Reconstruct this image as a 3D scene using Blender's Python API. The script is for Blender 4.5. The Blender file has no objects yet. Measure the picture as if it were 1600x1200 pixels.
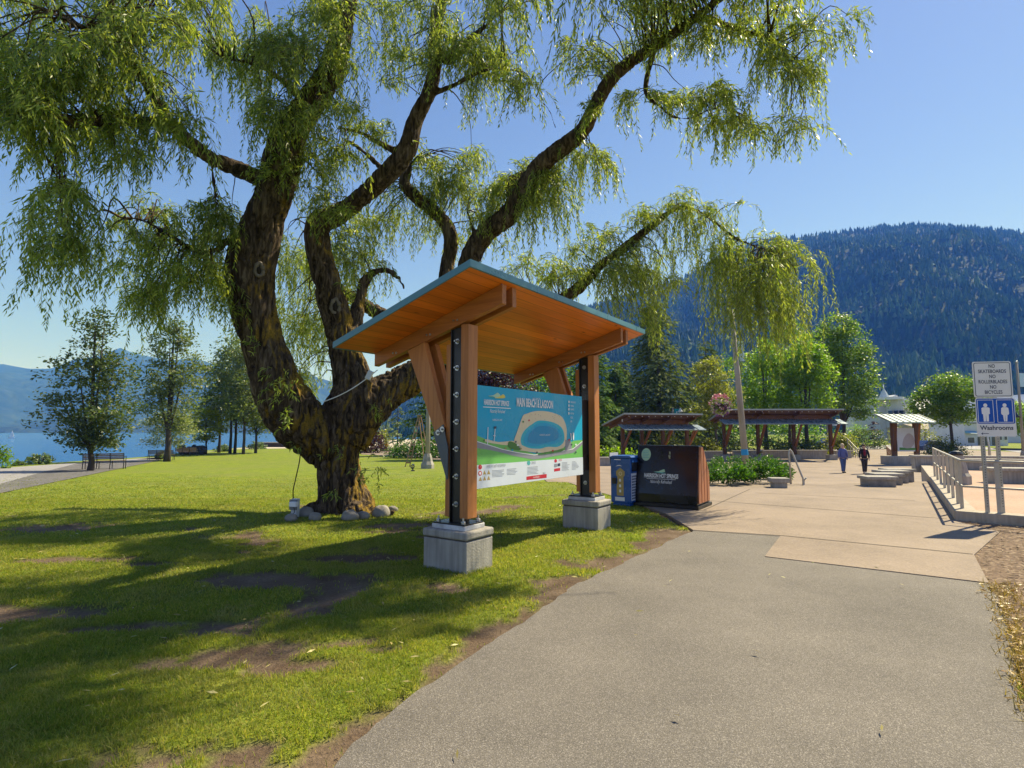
EXPO = .85; HAZE = .0003
import bpy, bmesh, math, random
import numpy as np
from mathutils import Vector, Matrix, noise as mnoise
random.seed(7); RNG = np.random.default_rng(7)
SC = bpy.context.scene
COL = SC.collection
PI = math.pi
R = math.radians

# ------------------------------------------------------------------ camera model (used to lay things out on the ground)
FPX = 866.0; HZ = 674.0; PITCH = math.atan((HZ - 600) / FPX); CH = 1.6
def ray(u, v):
    x = (u - 800) / FPX; z = (600 - v) / FPX
    return np.array([x, math.cos(PITCH) - z * math.sin(PITCH), math.sin(PITCH) + z * math.cos(PITCH)])
def at(u, v, Y):
    d = ray(u, v); return np.array([0, 0, CH]) + d * (Y / d[1])

def sstep(a, b, x):
    t = np.clip((x - a) / (b - a), 0, 1); return t * t * (3 - 2 * t)
SHORE_Y = [-60, 0, 20, 31.7, 38, 46, 52, 70, 89, 108, 146, 170, 200, 260, 500, 6000]
SHORE_X = [-26, -24, -26, -29.6, -32.5, -35, -34.5, -38.5, -41, -41, -40, -28, 20, 90, 160, 1500]
def H(x, y):
    """height of the ground"""
    x = np.asarray(x, float); y = np.asarray(y, float)
    left = -.024 * np.clip(y - 13, 0, 32)
    right = -.85 * sstep(17.6, 23.5, y)
    k = sstep(-2, 5, x)
    h = left * (1 - k) + right * k
    xs = np.interp(y, SHORE_Y, SHORE_X)
    return h - 3.2 * sstep(0, 6, xs - x)
def G(u, v):
    """the point of the ground seen at pixel u, v of the photo"""
    d = ray(u, v); o = np.array([0, 0, CH]); t0 = 0.5; t = 0.5
    while t < 4000:
        p = o + d * t
        if p[2] < H(p[0], p[1]): break
        t0 = t; t *= 1.03
    for _ in range(40):
        m = (t0 + t) / 2; p = o + d * m
        if p[2] < H(p[0], p[1]): t = m
        else: t0 = m
    return o + d * t
def onz(u, v, z):
    d = ray(u, v); return np.array([0, 0, CH]) + d * ((z - CH) / d[2])

# ------------------------------------------------------------------ numpy noise
_P = np.random.default_rng(3).random((256, 256))
def vnoise(x, y):
    xi = np.floor(x).astype(int); yi = np.floor(y).astype(int); fx = x - xi; fy = y - yi
    fx = fx * fx * (3 - 2 * fx); fy = fy * fy * (3 - 2 * fy)
    g = lambda i, j: _P[(xi + i) & 255, (yi + j) & 255]
    return (g(0, 0) * (1 - fx) + g(1, 0) * fx) * (1 - fy) + (g(0, 1) * (1 - fx) + g(1, 1) * fx) * fy
def fbm(x, y, o=4):
    x = np.asarray(x, float); y = np.asarray(y, float); s = 0; a = .5
    for k in range(o):
        s = s + a * vnoise(x * 2 ** k + 17.3 * k, y * 2 ** k + 5.1 * k); a *= .5
    return s / (1 - .5 ** o)

# ------------------------------------------------------------------ objects
def link(o, parent=None):
    COL.objects.link(o)
    if parent is not None: o.parent = parent
    return o
def tag(o, label=None, cat=None, group=None, kind=None):
    if label: o['label'] = label
    if cat: o['category'] = cat
    if group: o['group'] = group
    if kind: o['kind'] = kind
    return o
def thing(name, label, cat, loc=(0, 0, 0), rz=0.0, group=None, scale=None):
    o = bpy.data.objects.new(name, None); link(o)
    o.location = [float(c) for c in loc]; o.rotation_euler = (0, 0, rz); o.empty_display_size = .3
    if scale: o.scale = scale
    return tag(o, label, cat, group)
def kids(o): return [c for c in bpy.data.objects if c.parent is o]
def copy_tree(o, parent=None):
    c = o.copy(); COL.objects.link(c); c.parent = parent
    for ch in list(o.children): copy_tree(ch, c)
    return c

class MB:
    """collects shapes, then links them as ONE mesh object"""
    def __init__(s): s.v = []; s.f = []; s.m = []; s.n = 0
    def add(s, verts, faces, mi=0):
        verts = np.asarray(verts, float).reshape(-1, 3); b = s.n
        s.v.append(verts); s.n += len(verts)
        for f in faces: s.f.append([b + i for i in f]); s.m.append(mi)
        return s
    def box(s, lo, hi, mi=0, rot=None, piv=None):
        lo = np.array(lo, float); hi = np.array(hi, float)
        v = np.array([[(lo, hi)[i][0], (lo, hi)[j][1], (lo, hi)[k][2]] for i in (0, 1) for j in (0, 1) for k in (0, 1)])
        if rot is not None:
            p = np.array(piv if piv is not None else (lo + hi) / 2, float); v = (v - p) @ np.array(rot.to_3x3()).T + p
        return s.add(v, [(0, 1, 3, 2), (4, 6, 7, 5), (0, 4, 5, 1), (2, 3, 7, 6), (0, 2, 6, 4), (1, 5, 7, 3)], mi)
    def hexa(s, b4, t4, mi=0):
        return s.add(list(b4) + list(t4), [(3, 2, 1, 0), (4, 5, 6, 7), (0, 1, 5, 4), (1, 2, 6, 5), (2, 3, 7, 6), (3, 0, 4, 7)], mi)
    def bar(s, p, q, w, d, mi=0, up=(0, 0, 1)):
        p = np.array(p, float); q = np.array(q, float); z = q - p; z /= np.linalg.norm(z)
        x = np.cross(np.array(up, float), z)
        if np.linalg.norm(x) < 1e-4: x = np.array([1., 0, 0])
        x /= np.linalg.norm(x); y = np.cross(z, x); x = x * w / 2; y = y * d / 2
        return s.hexa([p - x - y, p + x - y, p + x + y, p - x + y], [q - x - y, q + x - y, q + x + y, q - x + y], mi)
    def prism(s, pts, ax, lo, hi, mi=0):
        """polygon in the two axes other than ax, extruded along ax from lo to hi"""
        n = len(pts); v = []
        for h in (lo, hi):
            for a, b in pts: v.append({'x': (h, a, b), 'y': (a, h, b), 'z': (a, b, h)}[ax])
        return s.add(v, [list(range(n))[::-1], list(range(n, 2 * n))] + [(i, (i + 1) % n, n + (i + 1) % n, n + i) for i in range(n)], mi)
    def tube(s, pts, rad, seg=8, mi=0, cap=True):
        pts = np.asarray(pts, float); n = len(pts); rad = np.broadcast_to(np.asarray(rad, float), (n,))
        t = np.gradient(pts, axis=0); t /= np.linalg.norm(t, axis=1)[:, None] + 1e-9
        u = np.cross(t[0], [0, 0, 1.]); 
        if np.linalg.norm(u) < 1e-3: u = np.cross(t[0], [1., 0, 0])
        a = np.arange(seg) * 2 * PI / seg; V = []
        for i in range(n):
            u = u - t[i] * (u @ t[i]); u /= np.linalg.norm(u) + 1e-9; w = np.cross(t[i], u)
            V.append(pts[i] + rad[i] * (np.cos(a)[:, None] * u + np.sin(a)[:, None] * w))
        F = [(i * seg + j, i * seg + (j + 1) % seg, (i + 1) * seg + (j + 1) % seg, (i + 1) * seg + j) for i in range(n - 1) for j in range(seg)]
        if cap: F += [list(range(seg))[::-1], list(range((n - 1) * seg, n * seg))]
        return s.add(np.concatenate(V), F, mi)
    def lathe(s, prof, c=(0, 0, 0), seg=16, mi=0):
        return s.tube([(c[0], c[1], c[2] + z + i * 1e-5) for i, (r, z) in enumerate(prof)], [max(r, 1e-4) for r, z in prof], seg, mi) if False else s._lathe(prof, c, seg, mi)
    def _lathe(s, prof, c, seg, mi):
        a = np.arange(seg) * 2 * PI / seg; V = []
        for r, z in prof: V.append(np.stack([c[0] + r * np.cos(a), c[1] + r * np.sin(a), np.full(seg, c[2] + z)], 1))
        n = len(prof)
        F = [(i * seg + j, i * seg + (j + 1) % seg, (i + 1) * seg + (j + 1) % seg, (i + 1) * seg + j) for i in range(n - 1) for j in range(seg)]
        F += [list(range(seg))[::-1], list(range((n - 1) * seg, n * seg))]
        return s.add(np.concatenate(V), F, mi)
    def ball(s, c, r, seg=12, rings=8, mi=0, jit=0.):
        r = np.broadcast_to(np.asarray(r, float), (3,)); c = np.array(c, float)
        V = []
        for i in range(1, rings):
            p = PI * i / rings
            for j in range(seg):
                q = 2 * PI * j / seg; d = np.array([math.sin(p) * math.cos(q), math.sin(p) * math.sin(q), math.cos(p)])
                V.append(c + d * r * (1 + (jit * (random.random() - .5) if jit else 0)))
        V += [c + [0, 0, r[2]], c - [0, 0, r[2]]]; m = (rings - 1) * seg
        F = [(i * seg + j, (i + 1) * seg + j, (i + 1) * seg + (j + 1) % seg, i * seg + (j + 1) % seg) for i in range(rings - 2) for j in range(seg)]
        F += [(m, j, (j + 1) % seg) for j in range(seg)] + [(m + 1, (rings - 2) * seg + (j + 1) % seg, (rings - 2) * seg + j) for j in range(seg)]
        return s.add(V, F, mi)
    def text(s, body, org, ex, ey, size, mi=0, align='CENTER', sx=1.0, shear=0.0, bold=0.0):
        V, F = text_mesh(body, align, shear, bold)
        org = np.array(org, float); ex = np.array(ex, float); ey = np.array(ey, float)
        if len(V): s.add(org + V[:, :1] * ex * size * sx + V[:, 1:2] * ey * size, F, mi)
        return s
    def build(s, name, mats, parent=None, smooth=False, bevel=0, loc=None):
        me = bpy.data.meshes.new(name)
        V = np.concatenate(s.v) if s.v else np.zeros((0, 3))
        me.from_pydata(V.tolist(), [], s.f)
        if not isinstance(mats, (list, tuple)): mats = [mats]
        for m in mats: me.materials.append(m)
        if len(mats) > 1: me.polygons.foreach_set('material_index', s.m)
        if smooth: me.polygons.foreach_set('use_smooth', [True] * len(me.polygons))
        me.update()
        o = bpy.data.objects.new(name, me); link(o, parent)
        if loc is not None: o.location = [float(c) for c in loc]
        if bevel:
            b = o.modifiers.new('bevel', 'BEVEL'); b.width = bevel; b.segments = 2; b.limit_method = 'ANGLE'; b.angle_limit = R(35)
        return o
_TX = {}
def text_mesh(body, align, shear, bold):
    k = (body, align, shear, bold)
    if k in _TX: return _TX[k]
    cu = bpy.data.curves.new('t', 'FONT'); cu.body = body; cu.align_x = align; cu.align_y = 'CENTER'; cu.shear = shear; cu.size = 1; cu.offset = bold; cu.resolution_u = 3; cu.fill_mode = 'FRONT'
    o = bpy.data.objects.new('t', cu); COL.objects.link(o)
    dg = bpy.context.evaluated_depsgraph_get(); me = bpy.data.meshes.new_from_object(o.evaluated_get(dg))
    V = np.array([v.co[:] for v in me.vertices]).reshape(-1, 3); F = [list(p.vertices) for p in me.polygons]
    bpy.data.objects.remove(o); bpy.data.meshes.remove(me); bpy.data.curves.remove(cu)
    _TX[k] = (V, F); return V, F
def fast_mesh(name, V, nper, mat, parent=None, k=4):
    """many separate k-gons: V is (n*k,3)"""
    V = np.asarray(V, np.float32).reshape(-1, 3); n = len(V) // k
    me = bpy.data.meshes.new(name); me.vertices.add(n * k); me.vertices.foreach_set('co', V.ravel())
    me.loops.add(n * k); me.loops.foreach_set('vertex_index', np.arange(n * k, dtype=np.int32))
    me.polygons.add(n); me.polygons.foreach_set('loop_start', np.arange(0, n * k, k, dtype=np.int32))
    me.polygons.foreach_set('loop_total', np.full(n, k, np.int32))
    me.update(calc_edges=True); me.validate(); me.materials.append(mat)
    o = bpy.data.objects.new(name, me); return link(o, parent)

# ------------------------------------------------------------------ materials
def nt(name):
    m = bpy.data.materials.new(name); m.use_nodes = True; t = m.node_tree; t.nodes.clear()
    out = t.nodes.new('ShaderNodeOutputMaterial'); return m, t, out
def N(t, typ, **kw):
    n = t.nodes.new(typ)
    for k, v in kw.items():
        if k.startswith('i_'):
            key = k[2:].replace('_', ' ')
            n.inputs[int(key) if key.isdigit() else key].default_value = v
        else: setattr(n, k, v)
    return n
def c4(c): return (c[0], c[1], c[2], 1)
def mixc(t, fac, a, b, blend='MIX'):
    n = N(t, 'ShaderNodeMix', data_type='RGBA', blend_type=blend)
    if isinstance(fac, (int, float)): n.inputs[0].default_value = fac
    else: t.links.new(fac, n.inputs[0])
    for i, x in ((6, a), (7, b)):
        if isinstance(x, (tuple, list)): n.inputs[i].default_value = c4(x)
        else: t.links.new(x, n.inputs[i])
    return n.outputs[2]
def ramp(t, fac, stops):
    n = N(t, 'ShaderNodeValToRGB'); t.links.new(fac, n.inputs[0]); e = n.color_ramp.elements
    while len(e) < len(stops): e.new(.5)
    for el, (p, c) in zip(e, stops):
        el.position = p; el.color = c4(c) if isinstance(c, (tuple, list)) else (c, c, c, 1)
    return n.outputs[0]
def coords(t, scale=(1, 1, 1), kind='Object', rot=(0, 0, 0)):
    tc = N(t, 'ShaderNodeTexCoord'); mp = N(t, 'ShaderNodeMapping'); mp.inputs['Scale'].default_value = scale; mp.inputs['Rotation'].default_value = rot
    t.links.new(tc.outputs[kind], mp.inputs[0]); return mp.outputs[0]
def noise(t, vec, scale, detail=4, rough=.55, dist=0.):
    n = N(t, 'ShaderNodeTexNoise', i_Scale=scale, i_Detail=detail, i_Roughness=rough, i_Distortion=dist); t.links.new(vec, n.inputs['Vector']); return n.outputs['Fac']
def mk(name, col, rough=.6, var=.12, scale=4., bump=.0, bscale=30., metal=0., spec=.5, stretch=(1, 1, 1), col2=None, streak=0.):
    m, t, out = nt(name); b = N(t, 'ShaderNodeBsdfPrincipled', i_Roughness=rough, i_Metallic=metal)
    b.inputs['Specular IOR Level'].default_value = spec
    vec = coords(t, stretch); f = noise(t, vec, scale, 5)
    lo = tuple(c * (1 - var) for c in col); hi = tuple(min(1, c * (1 + var)) for c in col) if col2 is None else col2
    c = ramp(t, f, [(.3, lo), (.7, hi)])
    if streak:
        g = noise(t, coords(t, (stretch[0] * 9, stretch[1] * 9, .6)), 2.2, 4)
        c = mixc(t, streak, c, ramp(t, g, [(.35, (.55,) * 3), (.65, (1.1,) * 3)]), 'MULTIPLY')
    t.links.new(c, b.inputs['Base Color'])
    rr = N(t, 'ShaderNodeMapRange', i_1=.3, i_2=.7, i_3=max(.03, rough - .12), i_4=min(1, rough + .12)); t.links.new(f, rr.inputs[0]); t.links.new(rr.outputs[0], b.inputs['Roughness'])
    if bump:
        bf = noise(t, vec, bscale, 6); bn = N(t, 'ShaderNodeBump', i_Strength=bump, i_Distance=.02); t.links.new(bf, bn.inputs['Height']); t.links.new(bn.outputs[0], b.inputs['Normal'])
    t.links.new(b.outputs[0], out.inputs[0]); return m
def leafmat(name, c1, c2, trans=.35, rough=.45, tcol=None, spec=.4):
    m, t, out = nt(name); g = N(t, 'ShaderNodeNewGeometry')
    c = ramp(t, g.outputs['Random Per Island'], [(0, c1), (1, c2)])
    f = noise(t, coords(t), .9, 3)
    c = mixc(t, .5, c, ramp(t, f, [(.35, (.6, .65, .6)), (.65, (1.15, 1.15, 1.0))]), 'MULTIPLY')
    b = N(t, 'ShaderNodeBsdfPrincipled', i_Roughness=rough); b.inputs['Specular IOR Level'].default_value = spec; t.links.new(c, b.inputs['Base Color'])
    tr = N(t, 'ShaderNodeBsdfTranslucent'); tc = mixc(t, 1., c, tcol or (1.5, 1.7, .6), 'MULTIPLY'); t.links.new(tc, tr.inputs['Color'])
    mx = N(t, 'ShaderNodeMixShader', i_0=trans); t.links.new(b.outputs[0], mx.inputs[1]); t.links.new(tr.outputs[0], mx.inputs[2])
    t.links.new(mx.outputs[0], out.inputs[0]); return m
def woodmat(name, c1, c2, axis='x', rough=.5, plank=0., plank_axis='y', knots=True, grain=1.):
    m, t, out = nt(name); b = N(t, 'ShaderNodeBsdfPrincipled', i_Roughness=rough); b.inputs['Specular IOR Level'].default_value = .35
    s = {'x': (.5, 9, 9), 'y': (9, .5, 9), 'z': (9, 9, .5)}[axis]
    vec = coords(t, s); f = noise(t, vec, 3.2 * grain, 6, .6, .8)
    c = ramp(t, f, [(.25, c2), (.5, tuple((a + q) / 2 for a, q in zip(c1, c2))), (.72, c1)])
    g = noise(t, coords(t, {'x': (.3, 3, 3), 'y': (3, .3, 3), 'z': (3, 3, .3)}[axis]), 1.2, 3)
    c = mixc(t, .6, c, ramp(t, g, [(.3, (.6, .55, .5)), (.7, (1.15, 1.1, 1.05))]), 'MULTIPLY')
    if knots:
        vo = N(t, 'ShaderNodeTexVoronoi', i_Scale=1.6); t.links.new(coords(t, {'x': (.8, 3, 3), 'y': (3, .8, 3), 'z': (3, 3, .8)}[axis]), vo.inputs['Vector'])
        kf = ramp(t, vo.outputs['Distance'], [(.03, 1.), (.09, 0.)]); c = mixc(t, kf, c, tuple(q * .35 for q in c2))
    if plank:
        sep = N(t, 'ShaderNodeSeparateXYZ'); tc = N(t, 'ShaderNodeTexCoord'); t.links.new(tc.outputs['Object'], sep.inputs[0])
        src = sep.outputs[{'x': 0, 'y': 1, 'z': 2}[plank_axis]]
        d = N(t, 'ShaderNodeMath', operation='DIVIDE', i_1=plank); t.links.new(src, d.inputs[0])
        fl = N(t, 'ShaderNodeMath', operation='FLOOR'); t.links.new(d.outputs[0], fl.inputs[0])
        wn = N(t, 'ShaderNodeTexWhiteNoise', noise_dimensions='1D'); t.links.new(fl.outputs[0], wn.inputs['W'])
        c = mixc(t, .75, c, ramp(t, wn.outputs['Value'], [(0, (.7, .64, .58)), (1, (1.15, 1.12, 1.05))]), 'MULTIPLY')
        fr = N(t, 'ShaderNodeMath', operation='FRACT'); t.links.new(d.outputs[0], fr.inputs[0])
        c = mixc(t, ramp(t, fr.outputs[0], [(.0, 1.), (.035, 0.), (.97, 0.), (1., 1.)]), c, tuple(q * .25 for q in c2))
    t.links.new(c, b.inputs['Base Color'])
    bn = N(t, 'ShaderNodeBump', i_Strength=.15, i_Distance=.004); t.links.new(f, bn.inputs['Height']); t.links.new(bn.outputs[0], b.inputs['Normal'])
    t.links.new(b.outputs[0], out.inputs[0]); return m
# ------------------------------------------------------------------ camera, sun, sky
cam = bpy.data.objects.new('camera', bpy.data.cameras.new('camera')); COL.objects.link(cam)
cam.location = (0, 0, CH); cam.rotation_euler = (PI / 2 + PITCH, 0, 0)
cam.data.sensor_width = 36; cam.data.lens = 36 * FPX / 1600; cam.data.clip_end = 20000; cam.data.clip_start = .05
SC.camera = cam
AZ, EL = R(56), R(48)
S = Vector((math.sin(AZ) * math.cos(EL), math.cos(AZ) * math.cos(EL), math.sin(EL)))
sun = bpy.data.objects.new('sun', bpy.data.lights.new('sun', 'SUN')); COL.objects.link(sun)
sun.data.energy = 5.0; sun.data.angle = R(.53); sun.data.color = (1, .94, .84)
sun.rotation_euler = (-S).to_track_quat('-Z', 'Y').to_euler(); sun.location = (20, 20, 30)
W = bpy.data.worlds.new('World'); SC.world = W; W.use_nodes = True
t = W.node_tree; t.nodes.clear()
wo = t.nodes.new('ShaderNodeOutputWorld'); bg = t.nodes.new('ShaderNodeBackground'); sk = t.nodes.new('ShaderNodeTexSky')
sk.sky_type = 'NISHITA'; sk.sun_disc = False; sk.sun_elevation = EL; sk.sun_rotation = AZ; sk.altitude = 200; sk.air_density = 1.0; sk.dust_density = .1; sk.ozone_density = 4.5
tint = t.nodes.new('ShaderNodeMix'); tint.data_type = 'RGBA'; tint.blend_type = 'MULTIPLY'; tint.inputs[0].default_value = 1; tint.inputs[7].default_value = (1.08, .955, 1.06, 1); t.links.new(sk.outputs[0], tint.inputs[6]); t.links.new(tint.outputs[2], bg.inputs[0]); bg.inputs[1].default_value = .085; t.links.new(bg.outputs[0], wo.inputs[0])
SC.view_settings.view_transform = 'Standard'; SC.view_settings.look = 'None'; SC.view_settings.exposure = EXPO; SC.view_settings.gamma = 1
SC.cycles.max_bounces = 8; SC.cycles.diffuse_bounces = 3; SC.cycles.glossy_bounces = 3; SC.cycles.transmission_bounces = 4; SC.cycles.transparent_max_bounces = 6; SC.cycles.volume_bounces = 0
SC.cycles.use_denoising = True; SC.cycles.sample_clamp_indirect = 6

# ------------------------------------------------------------------ outlines on the ground
def gp(pts): return [tuple(G(u, v)[:2]) for u, v in pts]
ASPH_L = gp([(470, 1330), (520, 1200), (590, 1133), (700, 1050), (800, 985), (900, 915), (1000, 868), (1083, 829)])
PLAZA_EDGE = gp([(1083, 829), (1040, 803), (960, 776), (910, 763), (848, 748), (770, 734), (700, 720), (630, 713), (565, 710)])
def seg_dist(x, y, pts):
    d = np.full(np.shape(x), 1e9)
    for (ax, ay), (bx, by) in zip(pts[:-1], pts[1:]):
        vx, vy = bx - ax, by - ay; tt = np.clip(((x - ax) * vx + (y - ay) * vy) / (vx * vx + vy * vy + 1e-9), 0, 1)
        d = np.minimum(d, np.hypot(x - ax - tt * vx, y - ay - tt * vy))
    return d
def inside(x, y, poly):
    r = np.zeros(np.shape(x), bool); n = len(poly)
    for i in range(n):
        (ax, ay), (bx, by) = poly[i], poly[(i + 1) % n]
        if ay == by: continue
        r ^= ((ay > y) != (by > y)) & (x < (bx - ax) * (y - ay) / (by - ay) + ax)
    return r
C0 = np.array([7.95, 10.12])                    # near corner of the raised terrace
TA = np.array([.568, .823]); TR = np.array([.70, -.714])
def ragged(pts, amp, f=2.2):
    o = []
    for (ax, ay), (bx, by) in zip(pts[:-1], pts[1:]):
        L = math.hypot(bx - ax, by - ay); n = max(1, int(L / .09))
        for i in range(n): x, y = ax + (bx - ax) * i / n, ay + (by - ay) * i / n; k = amp * (float(fbm(x * f + 7, y * f + 3, 4)) - .5) * 2; o.append((x + k * (by - ay) / L, y - k * (bx - ax) / L))
    return o + [pts[-1]]
ASPH_R = gp([(1545, 913), (1575, 985), (1592, 1050), (1615, 1140), (1660, 1300)])
ASPH = ragged(ASPH_L, .05, 5.) + gp([(1221, 838), (1195, 871)]) + ragged(ASPH_R, .06, 5.) + [(3.4, -3), (-2.2, -3)]
PLAZA = PLAZA_EDGE + gp([(562, 705.5), (640, 704.5), (720, 705)]) + [(-3, 75), (10, 78), (60, 78), (60, 12), (30, 8)] + [tuple(C0 + TR * 6), tuple(C0 - TA * .15)] + gp([(1562, 832), (1522, 868), (1545, 912), (1195, 870.5), (1220, 837.5)])
MULCH = gp([(1556, 834), (1521, 868), (1546, 914), (1578, 985), (1594, 1050), (1617, 1140), (1665, 1300)]) + [(9, 1.0), (16, 3.5)] + [tuple(C0 + TR * 5), tuple(C0)]

# bare earth: beside the path, under the shelter and where people cut across
PATCH = [(G(430, 905), 1.5, .5, -.12), (G(560, 872), .9, .3, .1), (G(330, 1025), .75, .3, .22), (G(475, 1040), .5, .16, .2), (G(70, 955), 1.3, .35, .25), (G(785, 795), 1.1, .7, .5), (G(640, 820), 1.2, .35, .3), (G(700, 838), .8, .35, .2),
         (G(540, 1005), .4, .12, .3), (G(240, 880), .8, .2, .1), (G(840, 775), 1.3, .35, .4), (G(500, 790), .8, .3, 0), (G(600, 1010), .35, .1, .3), (G(240, 975), .7, .14, .2), (G(120, 875), 1.0, .2, .1), (G(600, 830), .9, .2, .3), (G(700, 800), .7, .3, .5)]
def dirt(x, y):
    n = fbm(x * 1.7, y * 1.7, 5); n2 = fbm(x * 9 + 40, y * 9, 3)
    e = seg_dist(x, y, ASPH_L); d = 1 - sstep(.0, 1., (e - .06) / (.16 + 1.0 * fbm(x * .8 + 9, y * .8, 2)))
    d = np.maximum(d, 1 - sstep(.0, .22, seg_dist(x, y, PLAZA_EDGE[:4])))
    for c, rx, ry, a in PATCH:
        dx, dy = x - c[0], y - c[1]; ca, sa = math.cos(a), math.sin(a)
        q = np.hypot((dx * ca + dy * sa) / rx, (-dx * sa + dy * ca) / ry)
        d = np.maximum(d, 1.15 * (1 - sstep(.25, 1.25, q)))
    d = np.maximum(d, .62 * sstep(.50, .66, fbm(x * .55 + 3.3, y * .95 + 1.7, 3)) * (1 - sstep(8.5, 11.5, y)) * (1 - sstep(.6, 1.6, x - (y - 5) * .45)))
    v = d + (n - .5) * 1.9 + (n2 - .5) * .8
    return sstep(.42, .80, v) * (d > .02)

# ------------------------------------------------------------------ lawn and the land round it
def axis(segs):
    out = []
    for a, b, s in segs: out += list(np.arange(a, b, s))
    out.append(segs[-1][1]); return np.array(out)
gx = axis([(-6000, -1000, 1000), (-1000, -200, 100), (-200, -60, 10), (-60, -14, .8), (-14, -9, .2), (-9, 4, .07), (4, 12, .25), (12, 60, 1), (60, 200, 10), (200, 1000, 100), (1000, 6000, 1000)])
gy = axis([(-300, -40, 40), (-40, 0, 4), (0, 1.6, .4), (1.6, 10, .07), (10, 15, .14), (15, 30, .4), (30, 80, .8), (80, 200, 5), (200, 1000, 50), (1000, 6000, 500)])
X, Y = np.meshgrid(gx, gy); Z = H(X, Y)
near = (X > -20) & (X < 6) & (Y < 24) & (Y > 0)
D = np.zeros_like(X); D[near] = dirt(X[near], Y[near])
Z = Z + np.where(near, (fbm(X * 2.2, Y * 2.2, 4) - .5) * .05 - D * .025, 0)
Z = Z - .05 * (inside(X, Y, ASPH) | inside(X, Y, PLAZA) | inside(X, Y, MULCH))
nx, ny = len(gx), len(gy); idx = np.arange(nx * ny).reshape(ny, nx)
F = np.stack([idx[:-1, :-1], idx[:-1, 1:], idx[1:, 1:], idx[1:, :-1]], -1).reshape(-1, 4)
me = bpy.data.meshes.new('lawn'); me.from_pydata(np.stack([X, Y, Z], -1).reshape(-1, 3).tolist(), [], F.tolist())
at_ = me.attributes.new('wear', 'FLOAT', 'POINT'); at_.data.foreach_set('value', D.ravel().astype(np.float32))
me.polygons.foreach_set('use_smooth', [True] * len(me.polygons))
m, t, out = nt('lawn_ground'); b = N(t, 'ShaderNodeBsdfPrincipled', i_Roughness=.9); b.inputs['Specular IOR Level'].default_value = .15
v = coords(t); f1 = noise(t, v, .35, 4); f2 = noise(t, v, 2.3, 5); f3 = noise(t, v, 38, 4, .7)
g = ramp(t, f2, [(.3, (.12, .175, .014)), (.55, (.20, .245, .020)), (.75, (.28, .28, .035))])
g = mixc(t, ramp(t, f1, [(.42, 0.), (.68, .75)]), g, (.20, .215, .055))
g = mixc(t, 1., g, ramp(t, f3, [(.3, (.45, .5, .4)), (.6, (1.1, 1.1, 1.05))]), 'MULTIPLY')
e = ramp(t, f2, [(.3, (.105, .068, .045)), (.7, (.20, .145, .10))]); e = mixc(t, 1., e, ramp(t, f3, [(.3, (.6, .6, .6)), (.7, (1.2, 1.2, 1.2))]), 'MULTIPLY')
wr = N(t, 'ShaderNodeAttribute', attribute_name='wear'); t.links.new(mixc(t, wr.outputs['Fac'], g, e), b.inputs['Base Color'])
bn = N(t, 'ShaderNodeBump', i_Strength=.8, i_Distance=.03); t.links.new(f3, bn.inputs['Height']); t.links.new(bn.outputs[0], b.inputs['Normal']); t.links.new(b.outputs[0], out.inputs[0])
me.materials.append(m); tag(link(bpy.data.objects.new('lawn', me)), kind='structure')

# grass blades
def blades(n, x0, x1, y0, y1, hmin, hmax, w):
    x = RNG.uniform(x0, x1, n); y = RNG.uniform(y0, y1, n)
    ok = (np.abs(x) < .98 * y + .5) & (x < np.interp(y, [p[1] for p in ASPH_L], [p[0] for p in ASPH_L], left=-9, right=99))
    ok &= ~inside(x, y, ASPH) & ~inside(x, y, PLAZA) & ~inside(x, y, MULCH)
    x, y = x[ok], y[ok]; d = dirt(x, y); clump = fbm(x * 5, y * 5, 3)
    ok = (RNG.random(len(x)) > np.clip(d * 1.05, 0, .985)) & (RNG.random(len(x)) > sstep(11, 26, y)); x, y, d, clump = x[ok], y[ok], d[ok], clump[ok]; n = len(x)
    z = H(x, y) + (fbm(x * 2.2, y * 2.2, 4) - .5) * .05 - .012
    h = RNG.uniform(hmin, hmax, n) * (.55 + clump) * (1 - .5 * d) + .012; a = RNG.uniform(0, 2 * PI, n); l = RNG.uniform(.2, .9, n) * h; b = RNG.uniform(0, 2 * PI, n)
    ww = w * RNG.uniform(.6, 1.3, n) / 2; P = np.stack([x, y, z], 1); wv = np.stack([np.cos(a) * ww, np.sin(a) * ww, 0 * a], 1); lean = np.stack([np.cos(b) * l, np.sin(b) * l, 0 * b], 1); up = np.stack([0 * h, 0 * h, h], 1)
    mid = P + lean * .35 + up * .6
    return np.concatenate([np.stack([P - wv, P + wv, mid + wv * .8, mid - wv * .8], 1), np.stack([mid - wv * .8, mid + wv * .8, P + lean + up + wv * .1, P + lean + up - wv * .1], 1)]).reshape(-1, 3)
GV = np.concatenate([blades(150000, -5, 1.5, 2.2, 5, .012, .04, .005), blades(160000, -8, 3.5, 5, 8.5, .013, .04, .008), blades(110000, -13, 5, 8.5, 13.5, .015, .038, .013), blades(130000, -24, 5, 13.4, 26, .015, .035, .018)])
m, t, out = nt('grass_blade'); gn = N(t, 'ShaderNodeNewGeometry')
c = ramp(t, gn.outputs['Random Per Island'], [(0, (.15, .225, .025)), (.6, (.27, .315, .045)), (.9, (.37, .35, .08)), (1, (.46, .37, .16))])
c = mixc(t, .75, c, ramp(t, noise(t, coords(t), .9, 4), [(.3, (.55, .66, .6)), (.7, (1.25, 1.1, 1.1))]), 'MULTIPLY'); c = mixc(t, ramp(t, noise(t, coords(t), 1.7, 5, .7), [(.48, 0.), (.7, .75)]), c, (.34, .30, .13))
b = N(t, 'ShaderNodeBsdfPrincipled', i_Roughness=.55); b.inputs['Specular IOR Level'].default_value = .25; t.links.new(c, b.inputs['Base Color'])
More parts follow.
